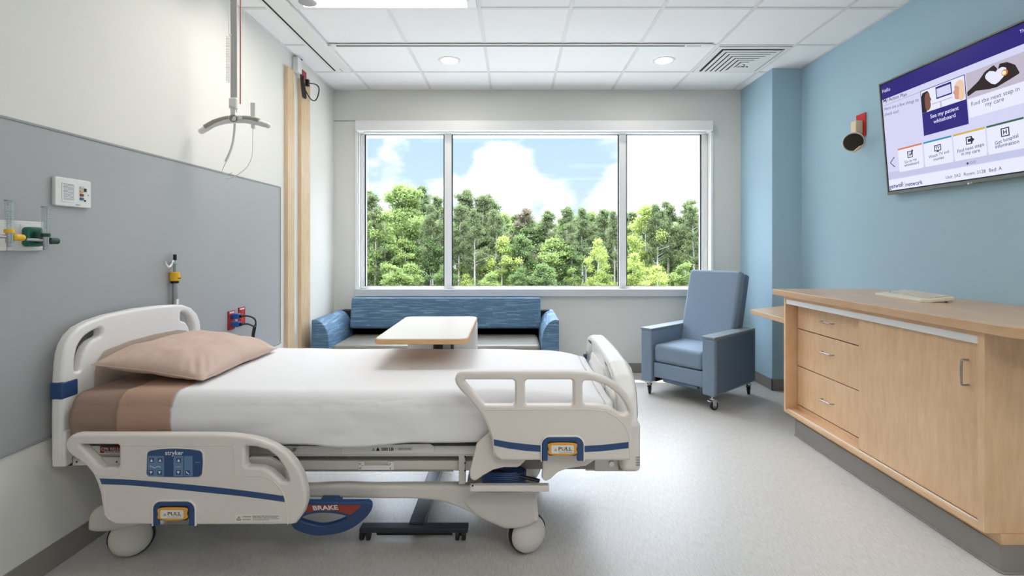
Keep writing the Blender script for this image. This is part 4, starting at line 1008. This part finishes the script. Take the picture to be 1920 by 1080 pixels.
for x in (SX0+.06, SX1-.06):
    for y in (SYF+.06, SYB-.06):
        b = MB(); b.cyl((x, y, 0), (x, y, .055), .025, M_tbase, n=20); b.build('foot', t)

# ================================================================== recliner
w = V((.654, -.756)); w.normalize(); fr = V((1.357, 4.135))
ang = math.atan2(w.y, w.x)
RM = T(fr.x, fr.y, 0) @ RZ(ang)      # local x to the chair's right in the photo, local y to its back
t = thing('recliner', RM @ V((0, .3, 0)), 'blue-grey fabric recliner armchair on casters beside the window', 'armchair')
HW = .335
for s in (-1, 1):
    b = MB(RM); b.box((s*HW, -.055, .122), (s*(HW-.105), .655, .562), M_recl if s < 0 else M_recl, .012, 3); ar = b.build('armrest', t)
    b = MB(RM); b.box((s*(HW+.004), -.058, .560), (s*(HW-.110), .645, .580), M_cap, .006, 3); b.build('arm_cap', ar, label='grey-green moulded arm cap')
    b = MB(RM); b.box((s*(HW+.002), -.02, .135), (s*(HW-.01), .64, .552), M_recs, .004); b.build('side_panel', ar)
HI = HW-.107
b = MB(RM)
def cush(u, v):
    a = 2*PI*u
    return V((0, 0, 0))
b.box((-HI, -.035, .295), (HI, .50, .448), M_recl, .038, 6); b.build('seat_cushion', t)
b = MB(RM); b.box((-HI, -.030, .165), (HI, .03, .292), M_recl, .014, 4); b.box((-HI+.08, -.015, .135), (HI-.06, .03, .168), M_recs, .01); b.build('footrest', t)
b = MB(RM @ T(0, .44, .40) @ RX(math.radians(-16.5))); b.box((-.243, -.05, 0), (.243, .055, .685), M_recl, .03, 5); bk = b.build('backrest', t)
b = MB(RM @ T(0, .44, .40) @ RX(math.radians(-16.5))); b.box((-.247, .045, .0), (.247, .115, .678), M_recs, .015, 4); b.build('back_panel', bk)
b = MB(RM); b.box((-HI, .02, .16), (HI, .60, .20), M_dark, .01); b.box((-HI, .52, .2), (HI, .60, .45), M_recs, .01); b.box((-.25, .0, .12), (-.22, .55, .16), M_dark, .003); b.box((.22, .0, .12), (.25, .55, .16), M_dark, .003); b.build('frame', t)
for x, y, r_ in ((-.285, 0, .5), (.285, 0, -.4), (.285, .63, .3), (-.285, .63, .9)):
    M = RM @ T(x, y, 0) @ RZ(r_)
    b = MB(M); b.cyl((0, 0, .085), (0, 0, .128), .009, M_chrome, n=14); b.lathe([(0, .098), (.022, .096), (.024, .088), (.02, .082), (0, .08)], M_chrome, n=24)
    b.box((-.018, -.004, .034), (-.013, .030, .086), M_chrome, .004); b.box((.018, -.004, .034), (.013, .030, .086), M_chrome, .004); b.box((-.018, -.035, .070), (.018, .012, .076), M_blackp if x < 0 or y > .1 else M_chrome, .003)
    c = b.build('caster', t)
    b = MB(M); b.cyl((-.010, .018, .034), (.010, .018, .034), .034, M_black, n=30, bev=.004); b.cyl((-.0125, .018, .034), (.0125, .018, .034), .020, mat('wheel_grey', (120, 122, 126), .5), n=24); b.build('wheel', c)

# ================================================================== credenza along the right wall
t = thing('cabinet', (2.2, 2.71, 0), 'maple low cabinet with drawers and one sliding door along the blue wall', 'cabinet')
CXF = 1.85; CY0, CY1 = 1.974, 3.446
b = MB(); b.box((CXF, CY1-.020, .148), (2.548, CY1, .938), M_wv, .001); b.box((CXF, CY0, .148), (2.548, CY0+.030, .938), M_wv, .001)
b.box((CXF, CY0+.03, .148), (2.548, CY1-.02, .170), M_wy, .001); b.box((CXF, CY0+.03, .920), (2.548, CY1-.02, .938), M_wy)
b.box((1.935, CY0+.03, .17), (2.548, CY1-.02, .198), M_wy); b.box((2.52, CY0+.03, .17), (2.548, CY1-.02, .92), M_wv); b.box((1.945, 2.70, .198), (2.52, 2.72, .92), M_wv)
b.build('carcass', t)
b = MB(); b.box((CXF+.004, CY0+.031, .888), (CXF+.026, CY1-.021, .922), M_wmetal, .001); b.build('sliding_track', t, label='white upper sliding door track')
b = MB(); b.box((CXF+.012, CY0+.031, .1695), (CXF+.022, CY1-.021, .1725), M_wmetal); b.build('sliding_track', t, label='thin white lower sliding door track')
b = MB(); b.box((CXF+.028, CY0+.031, .1735), (CXF+.046, 2.737, .889), M_wv, .001); dr = b.build('sliding_door', t)
def pull(parent, c, axis, half, X, depth=.028, r=.0042):
    b = MB(); a = V(c); d = V(axis)*half; n = V((-1, 0, 0))
    b.tube([a-d, a-d+n*depth*.75, a-d*.80+n*depth, a+d*.80+n*depth, a+d+n*depth*.75, a+d], r, M_steel, 10, sm=3); b.build('handle', parent, label='brushed steel bar handle')
pull(dr, (CXF+.027, 2.075, .757), (0, 0, 1), .052, 0)
for z0, z1 in ((.723, .918), (.470, .717), (.205, .464)):
    b = MB(); b.box((1.932, 2.722, z0), (1.950, CY1-.024, z1), M_wv, .0015); d = b.build('drawer', t)
    b = MB(); b.box((1.951, 2.73, z0+.02), (2.45, CY1-.05, z1-.02), M_wy); b.build('drawer_box', d)
    pull(d, (1.931, 3.085, (z0+z1)/2+(.0 if z1 > .8 else .038 if z1 > .6 else .0)-.01), (0, 1, 0), .055, 0, r=.0036)
b = MB(); b.box((1.930, 3.02, .17), (1.945, 3.021, .171), M_dark); b.bm.free(); 
b = MB(); b.box((1.905, 1.965, .108), (2.548, 3.39, .1475), M_wy); b.build('plinth', t)
b = MB(); b.poly([fillet([(1.899, 1.955), (2.548, 1.955), (2.548, 3.395), (1.899, 3.395)], [.012, 0, 0, 0], 4)], .108, M_base, T(0, 0, .108)); b.tube([(1.897, 3.395, .004), (1.897, 1.965, .004), (1.903, 1.953, .004), (2.548, 1.953, .004)], .005, M_base, 6); b.build('kick_plate', t)
b = MB(); b.poly([fillet([(1.822, 1.745), (2.548, 1.745), (2.548, 3.545), (1.822, 3.545)], [.14, 0, 0, .004], 10)], .04, M_wtop, T(0, 0, .98), .003, 2)
b.build('worktop', label='maple laminate worktop with rounded near corner on the low cabinet', cat='worktop')
b = MB(); b.poly([fillet([(1.852, 3.448), (2.548, 3.448), (2.548, 4.38), (1.852, 3.94)], [.002, 0, 0, .012], 4)], .036, M_wtop, T(0, 0, .785), .003, 2)
b.build('desk_shelf', label='maple corner shelf board reaching from the cabinet end towards the blue pier', cat='shelf')

# keyboard on the worktop
KM = T(2.275, 2.87, .982) @ RZ(math.radians(-99)) @ RX(math.radians(7))
t = thing('keyboard', (2.275, 2.87, .982), 'beige keyboard propped on its feet on the maple worktop', 'keyboard')
b = MB(KM); b.box((-.215, -.085, .0), (.215, .085, .022), M_beige, .006, 3); b.box((-.215, -.085, .0), (.215, -.055, .012), M_beige, .004); b.build('body', t)
b = MB(KM)
for r_ in range(5):
    for k_ in range(15): b.box((-.150+k_*.0235, -.030+r_*.021, .020), (-.150+k_*.0235+.019, -.030+r_*.021+.017, .028), M_beigek, .002, 1)
b.box((-.185, .02, .0215), (-.165, .05, .0235), M_beigek); b.box((-.19, -.02, .0215), (-.17, -.012, .0235), M_blackp); b.build('keys', t)
for s in (-1, 1):
    b = MB(KM); b.box((s*.19-.012, .055, -.022), (s*.19+.012, .08, .002), M_beige, .003); b.build('foot', t)

# ================================================================== television
bl_, tl_ = V((2.500, 3.362, 0)), V((2.439, 3.362, 0))
zb = EYE-(366-CY)*3.362/F; zt = EYE-(158-CY)*3.362/F
o = V((2.500, 3.362, zb)); vv = V((2.439, 3.362, zt))-o
TV = PL(o, (0, -1, 0), vv); TH = vv.length; TW = TH*1.776
tv = thing('television', (2.53, 3.362-TW/2, zb), 'wide wall-mounted television showing a patient information menu', 'television')
b = MB(); b.rframe((0, 0, TW, TH), (.010, .020, TW-.010, TH-.009), .030, mat('tv_bezel_grey', (112, 114, 112), .35, .4), TV.M(0), .002); b.build('bezel', tv)
b = MB(); b.poly([rect(.02, .02, TW-.02, TH-.02, .01, 2)], .022, M_blackp, TV.M(-.0085)); b.poly([rect(.3, .1, TW-.3, TH-.15, .01, 2)], .02, M_blackp, TV.M(-.028)); b.build('back_shell', tv)
b = MB(); b.box((2.508, 2.45, 1.85), (2.551, 2.95, 2.15), M_blackp, .005); b.build('wall_mount', tv)
def scr(name, c, e=.86):
    m = mat('screen_'+name, c, .3, emit=e); m.node_tree.nodes['Principled BSDF'].inputs['Base Color'].default_value = (.01, .01, .012, 1); m.node_tree.nodes['Principled BSDF'].inputs['Specular IOR Level'].default_value = .2; return m
S_bg = scr('lavender', (205, 206, 236)); S_w = scr('white', (226, 228, 250)); S_nav = scr('navy', (28, 10, 116)); S_txt = scr('text_grey', (84, 84, 104), .7); S_dk = scr('dark', (44, 42, 66), .4)
S_or = scr('orange', (212, 116, 62)); S_te = scr('teal', (30, 140, 180)); S_oc = scr('ochre', (204, 170, 62)); S_gr = scr('green', (48, 92, 66)); S_strip = scr('strip', (190, 192, 222)); S_ph = scr('photo_grey', (186, 178, 196)); S_br = scr('photo_brown', (52, 28, 26), .4)
S_sk = scr('skin', (206, 150, 126)); S_sk2 = scr('brown_skin', (120, 76, 60)); S_hair = scr('hair', (26, 18, 20), .3); S_sun = scr('sun_glow', (255, 226, 170), 1.1); S_blk = scr('bezel_black', (16, 12, 30), .1)
b = MB(); b.poly([rect(.009, .019, TW-.009, TH-.008)], .004, S_blk, TV.M(-.0035)); screen = b.build('screen', tv)
def tq(pts): return [TV.uv(*p) for p in pts]
def U(px, py=260): return TV.uv(px, py)[0]
def rows():
    pass
b = MB(); b.poly([rect(.018, .027, TW-.018, TH-.016)], .0006, S_bg, TV.M(-.0030)); b.build('background', screen)
# header
_, hv = TV.uv(1651, 189); L0 = .018; R0 = TW-.018
b = MB(); b.poly([rect(L0, hv, R0, TH-.016)], .0006, S_nav, TV.M(-.0024)); ptext(b, TV, 'Hello', 1653.5, 171.5, 1668.5, 166.5, S_w, -.0022)
u_, v_ = TV.uv(1911, 61); b.text('Thursday', S_w, TV.M(-.0022, (u_, v_)), height=.021, align='L', depth=.0004); b.build('header_band', screen)
b = MB(); ptext(b, TV, 'My Action Plan', 1656, 190.5, 1699.5, 177.5, S_dk, -.0022, bold=.003)
u0_, v0_ = TV.uv(1656, 199); u1_, _ = TV.uv(1726, 175); b.poly([rect(u0_, v0_, u1_, v0_+.0015)], .0005, S_txt, TV.M(-.0022))
ptext(b, TV, 'Here are a few things to', 1657.5, 205.5, 1722, 187.5, S_txt, -.0022); ptext(b, TV, 'check out!', 1658, 215, 1684.5, 208, S_txt, -.0022); b.build('heading_text', screen)
# cards: three along the top
cardtop = TV.uv(1728, 170)[1]; c_mid = TV.uv(1728.5, 213)[1]; cbot = TV.uv(1732, 255)[1]
cx0, cx1 = U(1728, 210), U(1812, 190)
wd = cx1-cx0
b = MB(); b.poly([rect(cx0, cbot, cx1, cardtop)], .0008, S_nav, TV.M(-.0022)); ph0, ph1, pv0, pv1 = cx0+.004, cx1-.004, c_mid, cardtop-.004
b.poly([rect(ph0, pv0, ph1, pv1)], .0005, S_w, TV.M(-.0018))
pw, phh = ph1-ph0, pv1-pv0
def pp(pts): return [(ph0+x*pw, pv0+y*phh) for x, y in pts]
b.poly([pp([(.02, .0), (.0, .02), (0, .75), (.04, .9), (.16, .93), (.2, .8), (.17, .2), (.1, .0)])], .0004, S_hair, TV.M(-.0014)); b.poly([smooth(pp([(.10, .1), (.08, .6), (.13, .85), (.2, .8), (.215, .62), (.24, .5), (.215, .42), (.22, .25), (.18, .08)]), 3)], .0004, S_sk2, TV.M(-.0011))
b.poly([pp([(.36, .42), (.72, .42), (.72, .95), (.36, .95)])], .0004, S_nav, TV.M(-.0014)); b.poly([pp([(.38, .48), (.70, .48), (.70, .86), (.38, .86)])], .0004, S_bg, TV.M(-.0011))
b.poly([pp([(.25, .25), (.72, .25), (.72, .29), (.25, .29)])], .0004, S_ph, TV.M(-.0014)); b.poly([pp([(.44, .0), (.47, .0), (.47, .27), (.44, .27)])], .0004, S_ph, TV.M(-.0014))
b.poly([smooth(pp([(.78, .15), (.77, .35), (.74, .45), (.78, .55), (.79, .7), (.86, .78), (.95, .7), (.97, .3), (.9, .1)]), 3)], .0004, S_sk, TV.M(-.0014)); b.poly([smooth(pp([(.86, .1), (.88, .6), (.80, .72), (.86, .86), (.97, .82), (.99, .3), (.96, .05)]), 3)], .0004, scr('fair_hair', (226, 196, 168)), TV.M(-.0011))
ptext(b, TV, 'See my patient', 1744, 220, 1797, 203, S_w, -.0016, bold=.008); ptext(b, TV, 'whiteboard', 1750, 228.5, 1791, 215.5, S_w, -.0016, bold=.008); b.build('action_card', screen)
gap = .014
x0c = cx1+gap*.5; x1c = x0c+wd*1.06
b = MB(); b.poly([rect(x0c, cbot+.03, x1c, cardtop)], .0008, S_w, TV.M(-.0022)); ph0, ph1, pv0, pv1 = x0c, x1c, c_mid-.004, cardtop
pw, phh = ph1-ph0, pv1-pv0
b.poly([rect(ph0, pv0, ph1, pv1)], .0005, S_ph, TV.M(-.0018))
b.poly([fillet(pp([(0, .28), (.22, .55), (.34, .80), (.50, .93), (.56, .74), (.52, .66), (.42, .78), (.34, .66), (.36, .5), (.5, .22), (.62, .36), (.70, .5), (.70, .68), (.62, .76), (.56, .70), (.60, .90), (.72, .86), (.84, .66), (.90, .32), (.74, .22), (.52, .10), (.40, .12), (.16, .22), (0, .10)]), .006, 3)], .0004, S_br, TV.M(-.0014))
b.poly([smooth(pp([(.50, .22), (.36, .5), (.35, .66), (.42, .76), (.50, .70), (.53, .64), (.57, .72), (.65, .74), (.70, .62), (.68, .46)]), 3)], .0004, S_w, TV.M(-.0011))
c_ = V(pp([(.67, .52)])[0]); b.poly([[(c_.x+.016*math.cos(a*PI/10), c_.y+.016*math.sin(a*PI/10)) for a in range(20)]], .0003, S_or, TV.M(-.0009)); b.poly([[(c_.x+.010*math.cos(a*PI/10)-.003, c_.y+.010*math.sin(a*PI/10)) for a in range(20)]], .0003, S_sun, TV.M(-.0006))
ptext(b, TV, 'Find the next step in', 1821, 197, 1911, 167, S_txt, -.0016); ptext(b, TV, 'my care', 1847, 198.5, 1882, 187.5, S_txt, -.0016); b.build('action_card', screen)
b = MB(); x2 = x1c+gap; b.poly([rect(x2, cbot+.03, R0-.02, cardtop)], .0008, S_w, TV.M(-.0022)); b.poly([rect(x2, c_mid, R0-.02, cardtop)], .0005, scr('photo_sky', (70, 140, 210)), TV.M(-.0018)); b.poly([rect(x2, c_mid, R0-.02, c_mid+.03)], .0005, scr('photo_meadow', (120, 170, 80)), TV.M(-.0014)); b.build('action_card', screen)
# menu strip and tiles
s0 = TV.uv(1686, 324)[1]; s1 = TV.uv(1684, 279)[1]
sv1 = TV.uv(1663, 341)[1]; 
b = MB(); b.poly([rect(L0, TV.uv(1680, 331)[1]-.012, R0, s1-.14+.0)], .0005, S_strip, TV.M(-.0027)); b.poly([rect(L0, .027, R0, TV.uv(1666, 336)[1]-.008)], .0005, S_w, TV.M(-.0024)); b.build('footer_band', screen)
edges = [(1683.5, 1729), (1731.5, 1784.5), (1787, 1847.5), (1850, 1921)]
tile_tops = (279, 267, 252, 233)
names = [('Go to my', 'whiteboard', S_or), ('Watch TV and', 'movies', S_te), ('Find next steps', 'in my care', S_oc), ('Get hospital', 'information', S_gr)]
lines = [((1696, 305, 1718.5, 298.5), (1695, 310.5, 1722.5, 304)), ((1741, 295, 1778.5, 283.5), (1750, 299.5, 1769.5, 294.5)), ((1794.5, 285, 1844.5, 271), (1802, 290, 1837, 282.5)), ((1865, 270, 1909, 254.5), (1865.5, 275.5, 1910, 264.5))]
tt = TV.uv(1684, 279)[1]; tb = tt-(TV.uv(1684, 279)[1]-TV.uv(1686, 323)[1])
for (a, c), (l1, l2, m_), (q1, q2), n in zip(edges, names, lines, range(4)):
    ua, uc = U(a, 290-n*12), U(c, 285-n*12)
    b = MB(); b.poly([rect(ua, tb, uc, tt)], .0006, S_w, TV.M(-.0022)); b.poly([rect(ua, tt-.010, uc, tt)], .0006, m_, TV.M(-.0017))
    ptext(b, TV, l1, *q1, S_txt, -.0017, bold=.008); ptext(b, TV, l2, *q2, S_txt, -.0017, bold=.008)
    cu_, cv_ = (ua+uc)/2, tt-.052; s = .021; P_ = TV.M(-.0017, (cu_, cv_))
    ring = lambda h, w_, k=.005: b.rframe((-w_, -h, w_, h), (-w_+k, -h+k, w_-k, h-k), .0005, S_dk, P_)
    if n == 0:
        ring(s, s*1.0); [b.poly([rect(-.012, y, .006, y+.003)], .0005, S_dk, P_) for y in (-.010, -.002, .006)]; b.poly([[(.004, -.004), (.010, -.006), (.028, .020), (.018, .028)]], .0006, S_dk, TV.M(-.0012, (cu_, cv_)))
    elif n == 1: ring(s*.85, s*1.15); b.text('TV', S_dk, P_, height=.018, depth=.0004, bold=.02); b.poly([rect(-.008, -.024, .008, -.018)], .0005, S_dk, P_)
    elif n == 2: ring(s, s*.9); b.poly([rect(-.002, -.012, .030, .012)], .0004, S_w, TV.M(-.0013, (cu_, cv_))); b.poly([[(-.006, -.008), (.012, -.008), (.012, -.019), (.034, 0), (.012, .019), (.012, .008), (-.006, .008)]], .0006, S_dk, TV.M(-.0009, (cu_, cv_)))
    else: ring(s*1.05, s*1.05); b.text('H', S_dk, P_, height=.022, depth=.0004, bold=.03)
    b.build('menu_tile', screen)
b = MB()
for x, y, f_ in ((1813.5, 306.5, 1), (1820, 305, 0), (1826.5, 303.5, 0)):
    u_, v_ = TV.uv(x, y); cc = [(u_+.007*math.cos(a*PI/8), v_+.007*math.sin(a*PI/8)) for a in range(16)]; ci = [(u_+.0055*math.cos(a*PI/8), v_+.0055*math.sin(a*PI/8)) for a in range(16)]
    b.poly([cc] if f_ else [cc, ci], .0005, S_txt, TV.M(-.0018))
b.tube([TV.P(1676.5, 294.5, -.0018), TV.P(1669, 305.5, -.0018), TV.P(1677.5, 313, -.0018)], .0028, S_txt, 6)
b.build('page_marks', screen)
b = MB(); ptext(b, TV, 'Unit: 3A2', 1772.5, 333, 1800.5, 328, S_dk, -.0018); ptext(b, TV, 'Room: 3128', 1807, 327, 1847.5, 320.5, S_dk, -.0018); ptext(b, TV, 'Bed: A', 1854, 319.5, 1878, 315, S_dk, -.0018)
ptext(b, TV, 'getwell', 1667, 352, 1692.5, 346.5, S_nav, -.0018, bold=.012); ptext(b, TV, 'network', 1698.5, 346, 1729.5, 341, S_nav, -.0018, bold=.012); ptext(b, TV, ':)', 1693.5, 347.3, 1697.5, 346.6, S_or, -.0018); b.build('footer_text', screen)
b = MB(); u_, v_ = TV.uv(1819, 343.5); b.text('LG', M_wprint, TV.M(.0016, (u_+.006, v_)), height=.009, depth=.0004); b.cyl(TV.P(1816, 344, .0002), TV.P(1816, 344, .0018), .0055, M_wprint, n=16); b.build('badge', tv)

# ---------------- red outlet, adapter and round speaker
def rw(px, py, off=0): return WR.P(px, py, off)
t = thing('power_outlet', rw(1616, 254), 'red outlet plate on the blue wall left of the television', 'outlet')
u0, z1 = WR.uv(1607, 217); u1, _ = WR.uv(1624.5, 254); z0 = WR.uv(1624, 254)[1]
b = MB(); b.poly([rect(u0, z0, u1, z1, .004)], .008, M_redp, WR.M(.008), .002); b.build('plate', t)
ym = -(u0+u1)/2
t = thing('speaker_mount', (XR-.03, ym, z0), 'cream plug-in holder on the red outlet gripping a round speaker', 'mount')
b = MB(); b.box((XR-.008, ym-.028, z0+.02), (XR-.062, ym+.030, z0+.115), M_cream, .006); b.build('plug_block', t)
sc_ = at(1600, 266.5, 3.62); dn = V((-.50, -.80, -.18)).normalized(); SM = T(sc_) @ zto(dn)
b = MB(); b.box((XR-.006, ym-.022, z0-.075), (XR-.028, ym+.022, z0+.03), M_cream, .006); b.lathe([(.062, -.028), (.068, -.027), (.070, -.014), (.066, -.010), (.0615, -.012)], M_cream, SM, 44)
b.tube([SM @ V((.06, -.02, -.01)), SM @ V((.030, -.045, .004)), SM @ V((.0, -.072, .004))], .007, M_cream, 8); b.build('cradle', t)
t = thing('smart_speaker', sc_, 'round black speaker with a thin blue light ring held by the cream mount', 'speaker')
b = MB(); b.lathe([(0, -.030), (.052, -.030), (.060, -.024), (.0615, -.012), (.0605, -.002), (.055, .002), (0, .003)], mat('charcoal_fabric', (48, 38, 30), .7, noise_amt=.3, noise_scale=900), SM, 48); b.build('body', t)
b = MB(); b.lathe([(.0612, -.008), (.0622, -.008), (.0622, -.004), (.0610, -.004)], mat('blue_light_ring', (60, 150, 190), .4, emit=.4), SM, 48); b.build('light_ring', t)

# ================================================================== outside: ground and woods
GZ = -5.5
b = MB(); b.box((-60, 5.5, GZ-.3), (70, 30, GZ), mat('pale_bounce', (140, 139, 136), .9, noise_amt=.15, noise_scale=1.5)); b.build('bounce_ground', kind='structure', label='unseen pale ground added below the window to bounce daylight inside', origin=(0, 7, GZ))  # unseen pale slab, added to reflect daylight up to the ceiling
b = MB(); b.box((-90, 30, GZ-.3), (110, 160, GZ), mat('meadow_ground', (96, 104, 62), .95, noise_amt=.35, noise_scale=.8)); b.build('ground', kind='structure', label='grassy ground below the window', origin=(0, 7, GZ))
random.seed(7)
M_bark = mat('pine_bark', (178, 168, 162), .9, noise_amt=.3, noise_scale=6)
M_bark2 = mat('pale_bark', (196, 194, 186), .9, noise_amt=.2, noise_scale=6)
LEAF = {'pine': leaf_material('pine_needles', (112, 128, 92), (152, 164, 118)), 'deep': leaf_material('deep_leaves', (104, 130, 84), (146, 166, 108)),  # leaf tones lightened and greyed to stand in for haze over the woods
        'mid': leaf_material('mid_leaves', (136, 160, 98), (178, 194, 124)), 'light': leaf_material('light_leaves', (170, 192, 106), (204, 214, 134)), 'brown': leaf_material('rusty_needles', (146, 138, 118), (172, 158, 140))}
def leaves(rs, clumps, per, rad, ls, m, name):
    vs, fs = [], []
    for c, cr in clumps:
        for _ in range(per):
            d = V((rs.gauss(0, 1), rs.gauss(0, 1), rs.gauss(0, .75)))
            p = V(c)+d*(cr*.5)
            n = V((rs.gauss(0, 1), rs.gauss(0, 1), rs.gauss(.4, 1))).normalized(); a = n.orthogonal().normalized(); bb = n.cross(a)
            an = rs.random()*PI; a, bb = a*math.cos(an)+bb*math.sin(an), bb*math.cos(an)-a*math.sin(an)
            s = ls*(.6+.8*rs.random()); i = len(vs)
            vs += [p-a*s, p-bb*s*.5, p+a*s, p+bb*s*.5]; fs.append((i, i+1, i+2, i+3))
    me = bpy.data.meshes.new(name); me.from_pydata(vs, [], fs); me.materials.append(m); return me
def make_tree(kind, leaf, seed, bark):
    rs = random.Random(seed); H = 12.0
    cl = []; tb = MB()
    lean = (rs.uniform(-.2, .2), rs.uniform(-.2, .2))
    tr = [(lean[0]*t*t+rs.uniform(-.05, .05), lean[1]*t*t, t*H*.97) for t in (0, .2, .4, .6, .8, 1)]
    def tx(z): t = z/H; return (lean[0]*t*t, lean[1]*t*t)
    if kind == 'pine':
        tb.tube(tr, [.15, .13, .12, .10, .07, .02], bark, 8)
        for i in range(38):
            f = .56+.44*(i/37); z = H*f; L = (1.35*(1-(f-.56)/.44)**.7+.45)*rs.uniform(.45, 1.2); a = rs.random()*2*PI; x, y = tx(z)
            e = (x+L*math.cos(a), y+L*math.sin(a), z+L*.25); tb.tube([(x, y, z-.1), e], [.03, .012], bark, 4)
            cl.append((e, .34)); cl.append(((x+L*.55*math.cos(a+.3), y+L*.55*math.sin(a+.3), z+.1), .32))
        for i in range(6): z = H*rs.uniform(.3, .55); a = rs.random()*2*PI; x, y = tx(z); cl.append(((x+.7*math.cos(a), y+.7*math.sin(a), z), .38))
        me = leaves(rs, cl, 130, 0, .085, leaf, 'pine_crown')
    else:
        tb.tube(tr, [.16, .13, .10, .08, .05, .02], bark, 8)
        lo = .12 if kind == 'broad' else .42; wr = 2.1 if kind == 'broad' else 1.7
        for i in range(95):
            f = rs.random(); z = H*(lo+(1-lo)*f); R = (wr*(.62+.38*math.sin(f*17+seed))*min(1, (1-f)*3.2+.12)+.25)*rs.uniform(.8, 1.15); a = rs.random()*2*PI; q = R*rs.uniform(.45, 1.05); x, y = tx(z)
            cl.append(((x+q*math.cos(a), y+q*math.sin(a), z), rs.uniform(.35, .62)))
            if i % 4 == 0: tb.tube([(x, y, z-.5), (x+q*.8*math.cos(a), y+q*.8*math.sin(a), z)], [.035, .012], bark, 4)
        me = leaves(rs, cl, 190, 0, .105, leaf, 'leafy_crown')
    tm = tb.build('trunk', wn=False, origin=(0, 0, 0)); tme = tm.data; bpy.data.objects.remove(tm)
    return me, tme
VAR = {}
for key, kind, leaf, bark in (('pine1', 'pine', 'pine', M_bark), ('pine2', 'pine', 'pine', M_bark), ('pine3', 'pine', 'pine', M_bark2), ('rusty', 'pine', 'brown', M_bark), ('deep1', 'broad', 'deep', M_bark), ('deep2', 'broad', 'deep', M_bark),
                              ('mid1', 'broad', 'mid', M_bark2), ('mid2', 'broad', 'mid', M_bark2), ('light1', 'broad', 'light', M_bark2), ('light2', 'broad', 'light', M_bark2), ('birch', 'tall', 'mid', M_bark2)):
    VAR[key] = make_tree(kind, LEAF[leaf], sum(map(ord, key)), bark)
ntree = 0
def tree(key, px, top, Y, label, group=None, rz=None, wid=1.0):
    global ntree; ntree += 1
    x = (px-CX)*Y/F; zt = EYE+(CY-top)*Y/F; s = (zt-GZ)/12.0; rz = random.random()*6.28 if rz is None else rz
    nm = 'pine_tree' if key.startswith(('pine', 'rusty')) else 'broadleaf_tree'
    e = bpy.data.objects.new(nm, None); COL.objects.link(e); e.location = (x, Y, GZ); e.rotation_euler = (0, 0, rz); e.scale = (s*wid, s*wid, s)
    tag(e, label, 'tree', group)
    for n, me in (('crown', VAR[key][0]), ('trunk', VAR[key][1])):
        c = bpy.data.objects.new(n, me); COL.objects.link(c); c.parent = e
G = 'trees beyond the window'
named = [
 ('pine1', 694, 364, 44, 'tall pine at the far left edge of the window view'),
 ('birch', 752, 352, 41, 'tall airy broadleaf tree, highest in the left window light', 1.25),
 ('pine3', 788, 356, 46, 'pine just right of the airy tree in the left window light'),
 ('mid1', 722, 402, 38, 'mid-green bushy tree low in the left corner of the window view'),
 ('pine2', 826, 374, 45, 'pine partly hidden by the left window mullion'),
 ('pine1', 872, 362, 42, 'tallest pine in the middle window light, just right of the left mullion'),
 ('pine2', 903, 372, 42, 'pale-trunked pine second from the left in the middle window light'),
 ('pine3', 918, 370, 45, 'pine third from the left in the middle window light'),
 ('rusty', 982, 396, 43, 'rusty brown-tinged pine in the middle window light'),
 ('pine1', 1027, 400, 43, 'slim pine just right of the rusty brown pine'),
 ('pine3', 1093, 396, 42, 'dark pine with a long bare pale trunk in the middle of the right half'),
 ('pine2', 1139, 398, 44, 'pine just left of the right window mullion'),
 ('light1', 1120, 452, 36, 'bright yellow-green tree in front of the pines, left of the right mullion', .85),
 ('light2', 1212, 388, 40, 'tall bright yellow-green tree in the right window light', 1.0),
 ('light1', 1186, 478, 36, 'low yellow-green bush tree just right of the right mullion', 1.1),
 ('pine1', 1252, 384, 41, 'tall pine with straight pale trunk in the right window light'),
 ('pine2', 1288, 382, 41, 'tall pine nearest the right window jamb'),
 ('light2', 940, 446, 38, 'yellow-green tree under the pines in the middle window light', 1.0)]
for i, px in enumerate((704, 812, 860, 890, 930, 1060, 1152, 1234, 1302)):                                   # bare-trunked pines along the near edge of the woods
    tree(('pine1', 'pine3', 'pine2')[i % 3], px, random.uniform(388, 412), 38.5+random.uniform(-1.2, 1.2), 'slim bare-trunked pine along the near edge of the woods', 'slim pines along the edge of the woods', wid=.8)
for a in named: tree(a[0], a[1], a[2], a[3], a[4], G, wid=(a[5] if len(a) > 5 else 1))
rows = [(35, 508, 12, ('deep1', 'mid1', 'mid2', 'deep2', 'light1', 'mid1', 'deep2'), 14, 'low leafy tree at the very front edge of the woods'),
        (40.5, 466, 24, ('mid1', 'deep1', 'mid2', 'deep2', 'mid2'), 14, 'mid-green leafy tree low in the front row of the woods'),
        (46, 424, 16, ('deep1', 'mid1', 'deep2', 'pine2', 'mid2', 'pine3'), 18, 'tree in the crowded middle row of the woods'),
        (54, 408, 10, ('pine1', 'deep2', 'pine3', 'pine2', 'deep1', 'mid2'), 27, 'dark tree at the back of the woods')]
for Y, top, jit, keys, n, lab in rows:
    for i in range(n):
        px = 640+(1370-640)*(i+.5)/n+random.uniform(-14, 14)
        tree(keys[i % len(keys)], px, top+random.uniform(-jit, jit), Y+random.uniform(-2.5, 2.5), lab, lab.replace('tree', 'trees'), wid=random.uniform(1.05, 1.45))
